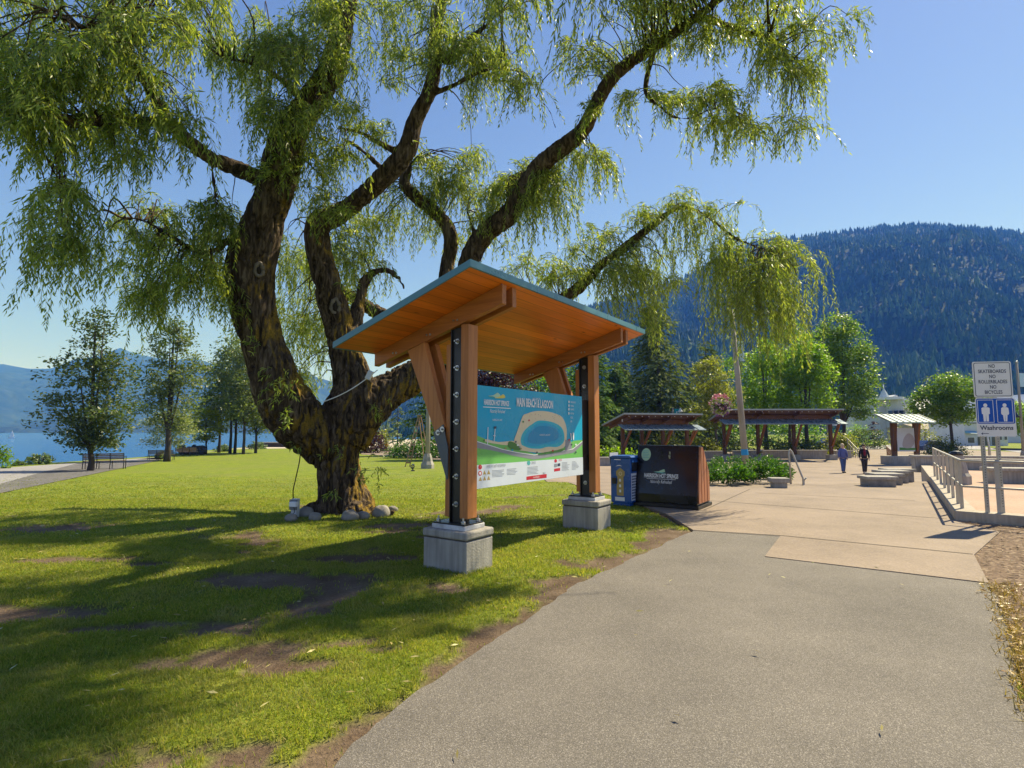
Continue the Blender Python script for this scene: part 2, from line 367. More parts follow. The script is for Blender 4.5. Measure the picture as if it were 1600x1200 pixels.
tr = N(t, 'ShaderNodeBsdfTranslucent'); t.links.new(mixc(t, 1., c, (1.5, 1.5, .7), 'MULTIPLY'), tr.inputs[0]); mx = N(t, 'ShaderNodeMixShader', i_0=.5)
t.links.new(b.outputs[0], mx.inputs[1]); t.links.new(tr.outputs[0], mx.inputs[2]); t.links.new(mx.outputs[0], out.inputs[0])
tag(fast_mesh('grass', GV, 4, m), kind='stuff')

# ------------------------------------------------------------------ sheets lying on the ground
def drape(name, poly, dz, mats, step, extra=None, thick=.06):
    bm = bmesh.new(); vs = [bm.verts.new((x, y, 0)) for x, y in poly]; bm.faces.new(vs)
    bmesh.ops.triangulate(bm, faces=bm.faces[:])
    xs = [p[0] for p in poly]; ys = [p[1] for p in poly]
    if step:
        for lo, hi, n in ((min(xs), max(xs), (1, 0, 0)), (min(ys), max(ys), (0, 1, 0))):
            k = lo + step
            while k < hi:
                bmesh.ops.bisect_plane(bm, geom=bm.verts[:] + bm.edges[:] + bm.faces[:], plane_co=tuple(k * c for c in n), plane_no=n); k += step
    bmesh.ops.recalc_face_normals(bm, faces=bm.faces[:])
    if bm.faces and bm.faces[:][0].normal.z < 0: bmesh.ops.reverse_faces(bm, faces=bm.faces[:])
    r = bmesh.ops.extrude_face_region(bm, geom=bm.faces[:]); top = {e for e in r['geom'] if isinstance(e, bmesh.types.BMVert)}
    for q in bm.verts:
        q.co.z = float(H(q.co.x, q.co.y)) + (dz if q in top else dz - thick)
    bmesh.ops.recalc_face_normals(bm, faces=bm.faces[:])
    me = bpy.data.meshes.new(name); bm.to_mesh(me); bm.free()
    for mm in mats: me.materials.append(mm)
    return link(bpy.data.objects.new(name, me))
def speckle(name, base, dark, light, s1, rough=.9, big=.4, warm=None, bump=.5):
    m, t, out = nt(name); b = N(t, 'ShaderNodeBsdfPrincipled', i_Roughness=rough); b.inputs['Specular IOR Level'].default_value = .25; v = coords(t)
    vo = N(t, 'ShaderNodeTexVoronoi', i_Scale=s1); t.links.new(v, vo.inputs['Vector'])
    c = mixc(t, .85, base, ramp(t, noise(t, v, s1 * .8, 3, .7), [(.3, dark), (.5, base), (.75, light)]))
    wn = N(t, 'ShaderNodeTexWhiteNoise'); t.links.new(vo.outputs['Color'], wn.inputs['Vector'])
    c = mixc(t, ramp(t, wn.outputs['Value'], [(.86, 0.), (.9, .8)]), c, light); c = mixc(t, ramp(t, wn.outputs['Value'], [(.1, .6), (.16, 0.)]), c, dark)
    c = mixc(t, big, c, ramp(t, noise(t, v, .7, 5, .65), [(.3, (.72,) * 3), (.7, (1.2, 1.19, 1.17))]), 'MULTIPLY')
    if warm: c = mixc(t, ramp(t, noise(t, coords(t, (1, 1, 1), rot=(0, 0, .5)), .3, 5, .7), [(.45, 0.), (.75, .6)]), c, warm)
    t.links.new(c, b.inputs['Base Color']); bn = N(t, 'ShaderNodeBump', i_Strength=bump, i_Distance=.006); t.links.new(noise(t, v, s1, 3), bn.inputs['Height']); t.links.new(bn.outputs[0], b.inputs['Normal'])
    t.links.new(b.outputs[0], out.inputs[0]); return m
ASPHALT = speckle('worn_asphalt', (.150, .134, .118), (.07, .062, .055), (.31, .28, .25), 190, .85, .8)
CONC = speckle('plaza_concrete', (.255, .20, .156), (.205, .158, .124), (.31, .248, .196), 60, .85, .8, (.32, .25, .195), .2)
JOINT = mk('joint_dark', (.10, .075, .055), .95, .3, 9)
tag(drape('asphalt_path', ASPH, .006, [ASPHALT], 0), kind='structure')
tag(drape('plaza', PLAZA, .012, [CONC], 1.6), kind='structure')
jb = MB()
def strip(p, q, w=.014):
    a = np.array(G(*p)); c = np.array(G(*q)); n = 24; d = (c - a)[:2]; d /= np.linalg.norm(d); o = np.array([-d[1], d[0]]) * w
    for i in range(n):
        u0, u1 = a + (c - a) * i / n, a + (c - a) * (i + 1) / n; r = []
        for q_, s_ in ((u0, -1), (u0, 1), (u1, 1), (u1, -1)):
            x, y = q_[0] + o[0] * s_, q_[1] + o[1] * s_; r.append((x, y, float(H(x, y)) + .016))
        jb.add(r, [(0, 3, 2, 1)])
for p, q in (((1220, 838), (1520, 867.5)), ((1110, 783), (1480, 812)), ((1100, 798), (1172, 765)), ((1180, 771), (1430, 783)), ((1240, 757.5), (1352, 762)), ((1083, 829.5), (1219, 838.5)), ((930, 748), (1100, 752)), ((890, 730), (940, 745))): strip(p, q)
tag(jb.build('plaza_joints', JOINT), kind='structure')
tag(drape('mulch_bed', MULCH, -.004, [speckle('mulch_soil', (.16, .105, .07), (.05, .033, .022), (.30, .22, .15), 25, .95, .4, None, 1.)], 1.0), kind='structure')
# path along the lake
INNER = gp([(-120, 800), (0, 757), (60, 740), (130, 722)]) + [(-31.5, 46), (-32.5, 53), (-36, 70), (-38, 89), (-38, 120), (-36, 150)]
sh = [(float(np.interp(y, SHORE_Y, SHORE_X)) + (2.2 if y > 33 else 1.2), y) for y in (150, 120, 89, 70, 52, 46, 38, 31.7, 20, 8)]
tag(drape('lakeside_path', INNER + sh, .02, [speckle('pale_gravel', (.28, .265, .265), (.2, .19, .19), (.36, .345, .34), 30, .95, .4)], 3), kind='structure')
BEACH = [(-38, 75), (-30, 78), (-14, 80), (-5, 90), (-5, 165), (-24, 170), (-39.5, 146), (-40, 108), (-39.5, 89)]
tag(drape('beach', BEACH, .015, [speckle('beach_sand', (.50, .42, .33), (.40, .33, .26), (.58, .5, .4), 9, .95, .4)], 6), kind='structure')
tag(drape('street', gp([(1503, 689.5), (1545, 700), (1700, 724)]) + [(75, 50), (75, 72), (46, 78)] + gp([(1470, 688.5)]), .03, [speckle('street_asphalt', (.33, .31, .30), (.26, .25, .24), (.4, .38, .37), 20)], 4), kind='structure')

# lake
m, t, out = nt('lake_water'); b = N(t, 'ShaderNodeBsdfPrincipled', i_Roughness=.12, i_IOR=1.33); b.inputs['Base Color'].default_value = (.015, .11, .30, 1)
n1 = noise(t, coords(t, (.25, 1.2, 1)), 1.1, 6, .65); bn = N(t, 'ShaderNodeBump', i_Strength=.9, i_Distance=.35); t.links.new(n1, bn.inputs['Height']); t.links.new(bn.outputs[0], b.inputs['Normal']); t.links.new(b.outputs[0], out.inputs[0])
lk = MB(); lk.add([(-6000, -300, -2.5), (1400, -300, -2.5), (1400, 5500, -2.5), (-6000, 5500, -2.5)], [(0, 1, 2, 3)])
tag(lk.build('lake', m), kind='structure')

# ------------------------------------------------------------------ mountains
def mountain(name, prof, Ynear, Yfar, us, rows, amp, mat, zb=-6, seed=0, pw=.85, curve=.0):
    us = np.asarray(us, float); V = []
    pu = [p[0] for p in prof]; pv = [p[1] for p in prof]
    for j in range(rows + 6):
        k = j / rows
        for u in us:
            v = np.interp(u, pu, pv); top = at(u, v, Yfar); yn = Ynear
            Yk = yn + (Yfar - yn) * k; x = (u - 800) / FPX * Yk
            sp = fbm(x / (Yfar * .11) + seed, Yk / (Yfar * .35) + seed * 2, 5) - .5
            zt = top[2] + 0 * sp
            if k <= 1: z = zb + (zt - zb) * (k ** pw) + sp * amp * math.sin(PI * k) ** .8 * min(1, (1 - k) * 1.6) + (fbm(x / 40 + 3, Yk / 40, 3) - .5) * amp * .10 * math.sin(PI * min(1, k)) 
            else: z = zt - (k - 1) * (zt - zb) * .8
            V.append((x, Yk, z))
    n = len(us); R_ = rows + 6
    F = [(j * n + i, j * n + i + 1, (j + 1) * n + i + 1, (j + 1) * n + i) for j in range(R_ - 1) for i in range(n - 1)]
    me = bpy.data.meshes.new(name); me.from_pydata(V, [], F); me.polygons.foreach_set('use_smooth', [True] * len(F)); me.materials.append(mat)
    tag(link(bpy.data.objects.new(name, me)), kind='structure'); return np.array(V).reshape(R_, n, 3)
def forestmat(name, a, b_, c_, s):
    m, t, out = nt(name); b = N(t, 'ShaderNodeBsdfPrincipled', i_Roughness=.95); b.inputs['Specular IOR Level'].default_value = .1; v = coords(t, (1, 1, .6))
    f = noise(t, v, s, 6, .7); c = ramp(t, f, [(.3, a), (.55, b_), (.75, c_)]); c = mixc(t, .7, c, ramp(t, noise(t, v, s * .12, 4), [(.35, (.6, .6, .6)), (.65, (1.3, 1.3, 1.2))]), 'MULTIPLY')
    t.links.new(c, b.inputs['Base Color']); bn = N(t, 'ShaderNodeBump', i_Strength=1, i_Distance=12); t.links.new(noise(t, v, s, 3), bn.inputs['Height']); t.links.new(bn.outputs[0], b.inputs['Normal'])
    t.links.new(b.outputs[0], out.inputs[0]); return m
RIDGE = [(480, 672), (560, 658), (620, 630), (700, 568), (800, 523), (900, 488), (1000, 458), (1070, 438), (1130, 405), (1190, 378), (1300, 367), (1400, 355), (1450, 351), (1520, 355), (1600, 361), (1750, 385), (2000, 445), (2300, 530)]
MG = mountain('mountain', RIDGE, 420, 1500, np.arange(480, 2300, 9), 70, 260, forestmat('mountain_forest', (.010, .022, .014), (.026, .045, .022), (.05, .07, .03), .05), seed=4, pw=1.0)
LEFT = [(-700, 600), (-300, 575), (-100, 572), (0, 569), (40, 573), (75, 577), (110, 562), (150, 555), (182, 546), (200, 549), (222, 553), (260, 561), (300, 560), (330, 568), (420, 560), (480, 585), (560, 605), (640, 630), (760, 655)]
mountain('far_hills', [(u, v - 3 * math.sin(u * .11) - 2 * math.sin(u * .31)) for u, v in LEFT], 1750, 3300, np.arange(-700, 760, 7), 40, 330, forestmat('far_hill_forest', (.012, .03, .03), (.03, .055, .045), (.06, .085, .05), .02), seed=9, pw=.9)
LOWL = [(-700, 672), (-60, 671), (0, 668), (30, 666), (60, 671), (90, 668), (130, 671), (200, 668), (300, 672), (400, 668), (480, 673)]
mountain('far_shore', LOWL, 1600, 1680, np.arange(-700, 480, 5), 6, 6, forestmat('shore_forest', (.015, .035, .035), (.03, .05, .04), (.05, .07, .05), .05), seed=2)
# the forest on the mountain
def forest(n):
    R_, nn, _ = MG.shape; out = []; cnt = 0
    for _ in range(n):
        j = RNG.random() ** 1.25 * 70; i = RNG.random() * (nn - 2); j0, i0 = int(j), int(i); a, b = j - j0, i - i0
        p = (MG[j0, i0] * (1 - a) + MG[min(j0 + 1, R_ - 1), i0] * a) * (1 - b) + (MG[j0, i0 + 1] * (1 - a) + MG[min(j0 + 1, R_ - 1), i0 + 1] * a) * b
        u = 800 + FPX * p[0] / p[1]
        if u < 540 or u > 1720 : continue
        h = RNG.uniform(6, 17); r = h * RNG.uniform(.20, .34)
        if RNG.random() < .14: r *= 1.7; h *= .7
        a0 = RNG.uniform(0, 6.3); ks = a0 + np.arange(5) * 2 * PI / 5
        for z0, z1, rr in ((-.1, .62, 1.), (.38, 1., .62)):
            ap = p + [RNG.uniform(-.4, .4), 0, h * z1]
            ring = np.stack([p[0] + r * rr * np.cos(ks) * RNG.uniform(.7, 1.2, 5), p[1] + r * rr * np.sin(ks) * RNG.uniform(.7, 1.2, 5), np.full(5, p[2] + h * z0) + RNG.uniform(-1.5, 1.5, 5)], 1)
            for q in range(5): out += [ring[q], ring[(q + 1) % 5], ap]
    return np.array(out)
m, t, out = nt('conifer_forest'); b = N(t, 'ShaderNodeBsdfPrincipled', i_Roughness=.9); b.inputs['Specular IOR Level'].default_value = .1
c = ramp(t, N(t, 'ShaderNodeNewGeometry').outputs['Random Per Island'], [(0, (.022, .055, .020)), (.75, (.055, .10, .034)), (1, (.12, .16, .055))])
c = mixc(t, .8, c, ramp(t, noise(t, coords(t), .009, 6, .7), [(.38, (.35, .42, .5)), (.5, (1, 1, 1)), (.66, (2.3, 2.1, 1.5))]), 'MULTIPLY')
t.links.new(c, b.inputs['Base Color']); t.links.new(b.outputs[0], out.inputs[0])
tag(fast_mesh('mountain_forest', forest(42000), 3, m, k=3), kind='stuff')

# the air
if HAZE > 0:
    hz = MB(); hz.box((-4200, -250, -9), (2800, 4600, 905)); m, t, out = nt('air'); vp = N(t, 'ShaderNodeVolumePrincipled'); vp.inputs['Color'].default_value = (.065, .235, 1, 1); vp.inputs['Density'].default_value = HAZE; vp.inputs['Absorption Color'].default_value = (1, 1, 1, 1); vp.inputs['Anisotropy'].default_value = 0.0
    t.links.new(vp.outputs[0], out.inputs['Volume']); o = tag(hz.build('haze', m), kind='stuff')
# ------------------------------------------------------------------ the big willow
def crom(P, n):
    P = np.asarray(P, float); m = len(P); out = []
    E = np.concatenate([[2 * P[0] - P[1]], P, [2 * P[-1] - P[-2]]])
    for i in range(m - 1):
        a, b, c, d = E[i:i + 4]
        for k in range(n):
            t = k / n; out.append(.5 * (2 * b + (c - a) * t + (2 * a - 5 * b + 4 * c - d) * t * t + (3 * b - 3 * c + d - a) * t ** 3))
    out.append(P[-1]); return np.array(out)
def limb3(pts):
    """(u, v, depth, width in photo pixels) -> points, radii"""
    P = np.array([list(at(u, v, y)) + [w * .87 * y / FPX / 2] for u, v, y, w in pts]); Q = crom(P, 8); return Q[:, :3], np.maximum(Q[:, 3], .012)
LIMBS = [
 [(545, 835, 11.3, 150), (541, 800, 11.3, 106), (535, 765, 11.3, 86), (528, 725, 11.3, 80), (528, 690, 11.3, 88), (545, 655, 11.3, 104), (552, 620, 11.3, 90), (548, 580, 11.3, 66), (536, 535, 11.2, 54), (524, 490, 11.1, 53), (511, 442, 11, 50), (498, 395, 11, 46), (497, 350, 11, 44), (520, 338, 10.9, 40), (548, 322, 10.8, 36), (598, 279, 10.6, 37), (634, 238, 10.5, 37), (648, 190, 10.4, 31), (670, 145, 10.3, 28), (679, 105, 10.2, 26), (680, 60, 10, 25), (690, 0, 9.8, 20), (700, -70, 9.6, 14)],
 [(528, 726, 11.3, 72), (494, 688, 11.0, 76), (463, 655, 10.8, 98), (438, 610, 10.6, 92), (420, 560, 10.5, 78), (404, 510, 10.4, 76), (393, 455, 10.3, 84), (395, 405, 10.2, 88), (410, 350, 10.1, 74), (430, 300, 10, 66), (440, 255, 9.9, 70), (455, 205, 9.8, 62), (485, 160, 9.7, 52), (512, 120, 9.6, 48), (528, 75, 9.5, 44), (540, 20, 9.4, 38), (560, -60, 9.3, 25)],
 [(540, 690, 11.3, 80), (566, 645, 11.4, 84), (605, 612, 11.6, 68), (645, 590, 11.8, 60), (690, 560, 12, 54), (718, 510, 12, 46), (728, 450, 11.8, 44), (738, 400, 11.5, 40), (757, 366, 11.3, 40), (791, 338, 11, 39), (818, 300, 10.8, 37), (845, 258, 10.6, 36), (905, 210, 10.3, 32), (928, 170, 10.1, 28), (950, 130, 10, 26), (980, 100, 9.9, 24), (1030, 68, 9.7, 21), (1090, 25, 9.5, 17), (1160, -30, 9.3, 11)],
 [(700, 470, 11.9, 34), (698, 420, 12, 30), (705, 375, 12, 28), (695, 348, 12, 26), (672, 325, 12, 27), (646, 305, 12, 26), (632, 287, 12, 22), (638, 268, 12, 14), (646, 250, 12, 6)],
 [(722, 500, 12, 34), (780, 490, 12.4, 30), (850, 478, 12.6, 26), (895, 458, 12.7, 22), (935, 418, 12.8, 20), (977, 386, 12.8, 17), (1020, 352, 12.8, 14), (1060, 325, 12.8, 11), (1100, 335, 12.8, 8), (1150, 372, 12.8, 6), (1210, 395, 12.7, 4)],
 [(1024, 72, 9.7, 12), (1012, 115, 9.6, 11), (1011, 148, 9.5, 11), (1030, 165, 9.5, 9), (1050, 181, 9.4, 7), (1078, 185, 9.4, 6), (1113, 170, 9.3, 5), (1150, 175, 9.3, 3)],
 [(412, 282, 10, 30), (370, 262, 9.7, 31), (335, 250, 9.3, 28), (300, 225, 8.9, 26), (262, 188, 8.4, 24), (238, 145, 8, 20), (215, 110, 7.6, 18), (160, 60, 7, 14), (80, 20, 6.4, 9)],
 [(262, 190, 8.4, 18), (180, 190, 7.8, 22), (110, 190, 7.2, 22), (50, 182, 6.8, 20), (-20, 175, 6.5, 16), (-120, 160, 6.2, 10)],
 [(330, 252, 9.3, 12), (334, 285, 9.2, 10), (337, 310, 9.2, 6)],
 [(380, 370, 10.1, 24), (355, 378, 9.8, 14), (320, 395, 9.5, 12), (270, 372, 9.2, 11), (225, 345, 9, 8), (190, 340, 8.8, 5)],
 [(436, 122, 9.7, 13), (415, 108, 9.5, 11), (390, 98, 9.3, 8), (350, 92, 9.2, 5)], [(480, 160, 9.7, 20), (440, 124, 9.7, 13)],
 [(678, 145, 10.3, 11), (705, 135, 10.2, 9), (730, 122, 10, 8), (765, 108, 9.9, 6), (800, 110, 9.8, 4)],
 [(620, 236, 10.5, 14), (590, 222, 10.4, 12), (560, 206, 10.3, 10), (530, 200, 10.2, 6)], [(602, 268, 10.6, 12), (575, 243, 10.7, 10), (552, 225, 10.8, 8), (535, 218, 10.8, 5)],
 [(835, 148, 10.2, 4), (858, 172, 10.3, 4), (868, 200, 10.4, 4)], [(690, 80, 10.2, 10), (700, 95, 10.1, 16), (722, 70, 10, 14), (760, 40, 9.9, 9)],
 [(742, 378, 11.4, 12), (738, 355, 11.3, 8), (730, 330, 11.3, 4)], [(800, 312, 10.9, 14), (798, 290, 11, 20), (812, 275, 11.2, 16), (830, 268, 11.4, 8)],
 [(555, 520, 11.3, 26), (562, 470, 11.5, 24), (575, 432, 11.6, 18), (600, 422, 11.6, 11), (620, 432, 11.5, 9), (632, 452, 11.4, 7)],
 [(1090, 25, 9.5, 14), (1150, 45, 9.3, 10), (1215, 70, 9.1, 7), (1250, 130, 9, 4)], [(690, 560, 12, 40), (640, 520, 13, 30), (560, 470, 14, 22), (500, 430, 14.5, 14)],
 [(500, 655, 11, 40), (490, 672, 10.75, 46), (478, 682, 10.6, 42)],
 [(541, 790, 11.3, 66), (575, 802, 11.1, 40), (602, 806, 10.8, 22), (616, 797, 10.7, 12)], [(525, 795, 11.2, 54), (490, 803, 11, 40), (470, 808, 10.9, 26)], [(545, 800, 11.1, 56), (560, 806, 10.75, 40), (568, 812, 10.6, 24)],
]
TB = np.array(G(540, 803)); willow = thing('willow_tree', 'huge old weeping willow with a forked mossy trunk and drooping branches over the map shelter', 'tree', TB)
tb = MB()
for L in LIMBS:
    p, r = limb3(L); tb.tube(p - TB, r, 14)
m, t, out = nt('willow_bark'); b = N(t, 'ShaderNodeBsdfPrincipled', i_Roughness=.92); b.inputs['Specular IOR Level'].default_value = .15
v = coords(t, (1, 1, .22)); n1 = noise(t, v, 11, 6, .65, 1.2); n2 = noise(t, coords(t), 2.2, 5, .6); n3 = noise(t, coords(t), 30, 4, .7)
c = ramp(t, n1, [(.36, (.018, .012, .008)), (.5, (.075, .052, .034)), (.70, (.20, .15, .105))])
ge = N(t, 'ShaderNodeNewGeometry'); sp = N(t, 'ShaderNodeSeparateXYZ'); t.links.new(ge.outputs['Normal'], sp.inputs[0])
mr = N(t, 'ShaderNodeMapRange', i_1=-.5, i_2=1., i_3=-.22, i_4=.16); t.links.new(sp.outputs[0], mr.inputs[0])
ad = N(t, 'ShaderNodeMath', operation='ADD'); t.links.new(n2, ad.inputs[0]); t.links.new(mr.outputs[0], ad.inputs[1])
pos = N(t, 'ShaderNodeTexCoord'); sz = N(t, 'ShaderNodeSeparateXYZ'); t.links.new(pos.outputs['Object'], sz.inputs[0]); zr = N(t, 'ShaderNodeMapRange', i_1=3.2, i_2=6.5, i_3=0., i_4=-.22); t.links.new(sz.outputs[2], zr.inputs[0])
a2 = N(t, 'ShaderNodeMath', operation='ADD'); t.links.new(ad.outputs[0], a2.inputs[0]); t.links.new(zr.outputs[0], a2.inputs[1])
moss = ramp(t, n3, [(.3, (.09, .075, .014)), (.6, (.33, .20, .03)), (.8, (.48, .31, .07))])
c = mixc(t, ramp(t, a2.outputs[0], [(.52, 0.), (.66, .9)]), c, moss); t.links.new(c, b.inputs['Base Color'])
bn = N(t, 'ShaderNodeBump', i_Strength=1., i_Distance=.06); t.links.new(n1, bn.inputs['Height']); t.links.new(bn.outputs[0], b.inputs['Normal']); t.links.new(b.outputs[0], out.inputs[0]); BARKW = m
o = tb.build('trunk', BARKW, willow, smooth=True)
rm = o.modifiers.new('r', 'REMESH'); rm.mode = 'VOXEL'; rm.voxel_size = .027
sm = o.modifiers.new('s', 'SMOOTH'); sm.iterations = 3; sm.factor = .5
me = bpy.data.meshes.new_from_object(o.evaluated_get(bpy.context.evaluated_depsgraph_get())); o.modifiers.clear(); old = o.data; o.data = me; me.name = 'trunk'
nv = len(me.vertices); co = np.zeros(nv * 3); me.vertices.foreach_get('co', co); co = co.reshape(-1, 3); no = np.zeros(nv * 3); me.vertex_normals.foreach_get('vector', no); no = no.reshape(-1, 3)
disp = np.empty(nv)
for i in range(nv):
    p = Vector(co[i]); s_ = Vector((p.x * 5.5, p.y * 5.5, p.z * 1.1)); a1 = mnoise.noise(s_) / .14; a2 = mnoise.noise(Vector((p.x * 12, p.y * 12, p.z * 3.2))) / .2; f = min(1, max(.25, 1.3 - p.z * .13))
    disp[i] = mnoise.noise(p * 1.7) * .05 * f + (.012 - .055 * math.exp(-a1 * a1) - .028 * math.exp(-a2 * a2)) * f
me.vertices.foreach_set('co', (co + no * disp[:, None]).ravel())
me.polygons.foreach_set('use_smooth', [True] * len(me.polygons)); me.update()
# healed branch scars
sb = mk('scar_wood', (.17, .14, .11), .9, .3, 8, .6, 25); sk_ = mk('scar_hollow', (.02, .014, .01), 1)
for (u, v_, y, w, h_) in ((405, 421, 9.86, 17, 24), (524, 478, 10.78, 18, 26)):
    c_ = np.array(at(u, v_, y)) - TB; n_ = np.array([0, CH, 0]) * 0 + (np.array([0, 0, CH]) - TB - c_); n_ /= np.linalg.norm(n_); ex = np.cross([0, 0, 1], n_); ex /= np.linalg.norm(ex); ey = np.cross(n_, ex)
    k = y / FPX; q = MB(); c_ = c_ - n_ * .05; ring = [c_ + ex * math.cos(a) * w * k * .33 * (1 - .25 * math.sin(a)) + ey * math.sin(a) * h_ * k * .42 + n_ * .012 * math.sin(3 * a + 1) for a in np.arange(17) * 2 * PI / 16]
    q.tube(ring, [.035 + .010 * math.sin(2.3 * i) for i in range(17)], 7); o = q.build('branch_scar', sb, willow, True)
    q = MB(); q.ball(c_ + n_ * .0, (w * k * .20, .05, h_ * k * .33), 10, 7); q.build('hollow', sk_, o, True)

CL = [ # u0,v0, u1,v1, depth, depth spread, strands, shortest, longest (photo px), jitter px
 (-60, 60, 300, 45, 7.2, .9, 330, 60, 170, 45), (0, 165, 130, 200, 7, .6, 130, 60, 130, 30), (130, 165, 300, 175, 8, .7, 150, 50, 130, 35), (80, 300, 122, 285, 7.6, .3, 40, 140, 230, 12), (60, 210, 260, 215, 7.6, .7, 110, 60, 120, 30), (90, 340, 118, 405, 7.6, .12, 64, 80, 150, 7), (205, 440, 220, 470, 9, .12, 30, 50, 80, 7),
 (0, 130, 40, 160, 6.6, .4, 60, 80, 170, 25), (-110, -10, 350, -30, 7.4, 1.2, 240, 70, 150, 40), (20, 110, 250, 120, 7.2, .7, 150, 50, 130, 35),
 (180, 345, 375, 325, 9.4, .6, 170, 50, 140, 26), (150, 392, 265, 375, 9.2, .5, 85, 50, 130, 22), (230, 460, 345, 425, 9.6, .5, 110, 50, 105, 24), (200, 425, 222, 420, 9, .2, 20, 70, 110, 10), (330, 330, 352, 480, 10.2, .4, 80, 50, 105, 18), (265, 420, 330, 400, 9.4, .5, 80, 60, 120, 20),
 (312, 70, 425, 92, 9.4, .5, 150, 50, 115, 22), (415, 75, 545, 85, 9.2, .5, 200, 60, 135, 26), (400, 170, 545, 170, 9.2, .5, 170, 50, 115, 26), (470, 255, 575, 215, 9.9, .5, 120, 45, 105, 24), (470, 300, 560, 330, 10.2, .4, 80, 45, 85, 22), (560, 180, 640, 228, 10.3, .4, 55, 20, 55, 14), (400, 255, 460, 275, 9.4, .3, 45, 35, 80, 16), (380, 60, 560, 5, 9.3, .8, 170, 60, 120, 30),
 (440, 395, 525, 385, 12.4, .6, 120, 60, 125, 26), (440, 515, 545, 495, 12.6, .6, 160, 60, 135, 26), (440, 470, 540, 600, 12.8, .6, 80, 40, 90, 22), (540, 380, 610, 392, 12, .5, 85, 40, 90, 20), (565, 425, 600, 420, 11.6, .3, 40, 40, 85, 14), (550, 330, 600, 345, 12.5, .5, 60, 30, 80, 20), (455, 575, 500, 640, 12, .4, 60, 30, 70, 18),
 (600, 68, 665, 95, 10.2, .5, 80, 40, 85, 20), (690, 70, 800, 88, 9.9, .5, 190, 50, 110, 22), (782, 125, 832, 138, 9.8, .4, 50, 40, 85, 16), (600, 10, 830, 5, 9.9, .8, 170, 50, 110, 30), (605, 130, 640, 150, 10.3, .3, 25, 25, 55, 12),
 (640, 272, 742, 248, 12, .5, 150, 35, 95, 18), (602, 292, 655, 300, 12, .4, 55, 40, 110, 16), (690, 300, 748, 290, 12, .4, 70, 60, 100, 16), (640, 340, 735, 380, 12.5, .5, 70, 30, 70, 20),
 (760, 290, 850, 258, 11, .5, 140, 50, 120, 20), (815, 310, 905, 250, 11, .5, 160, 60, 140, 22), (900, 235, 942, 250, 10.6, .4, 60, 50, 85, 14), (750, 340, 800, 330, 11.4, .4, 50, 40, 80, 16), (800, 400, 900, 415, 12.5, .5, 90, 25, 60, 20),
 (880, 85, 965, 85, 10, .4, 100, 30, 65, 20), (920, 150, 940, 185, 10, .3, 30, 30, 65, 12), (890, 110, 930, 120, 10, .3, 30, 30, 60, 12),
 (1000, 65, 1095, 55, 9.5, .5, 95, 35, 75, 18), (985, 148, 1055, 160, 9.5, .4, 70, 40, 80, 14), (1085, 55, 1310, 45, 9.3, .6, 180, 35, 105, 22), (1058, 160, 1130, 138, 9.4, .4, 95, 50, 120, 16), (1110, 190, 1190, 200, 9.3, .4, 85, 40, 95, 16), (1200, 85, 1268, 110, 9.1, .4, 90, 55, 140, 16), (1228, 195, 1258, 190, 9.1, .3, 30, 35, 75, 10), (900, 10, 1320, 0, 9.4, 1., 190, 40, 100, 30),
 (905, 385, 1040, 330, 12.7, .5, 190, 25, 75, 18), (1035, 300, 1112, 338, 12.7, .5, 150, 50, 130, 18), (955, 400, 1062, 398, 12.7, .5, 150, 50, 110, 20), (1105, 382, 1236, 392, 12.7, .6, 220, 50, 190, 34), (1115, 430, 1238, 440, 12.6, .6, 190, 40, 170, 30), (1208, 380, 1248, 405, 12.6, .3, 35, 20, 55, 10), (1125, 480, 1232, 490, 12.6, .4, 90, 50, 105, 14), (1040, 440, 1075, 440, 12.6, .3, 30, 40, 75, 12),
 (850, 425, 920, 440, 12.2, .4, 70, 25, 60, 16), (950, 428, 1012, 425, 12.4, .4, 95, 50, 115, 14), (982, 490, 1010, 490, 12.2, .25, 34, 50, 95, 8), (560, 190, 560, 260, 11, .3, 24, 20, 40, 14),
]
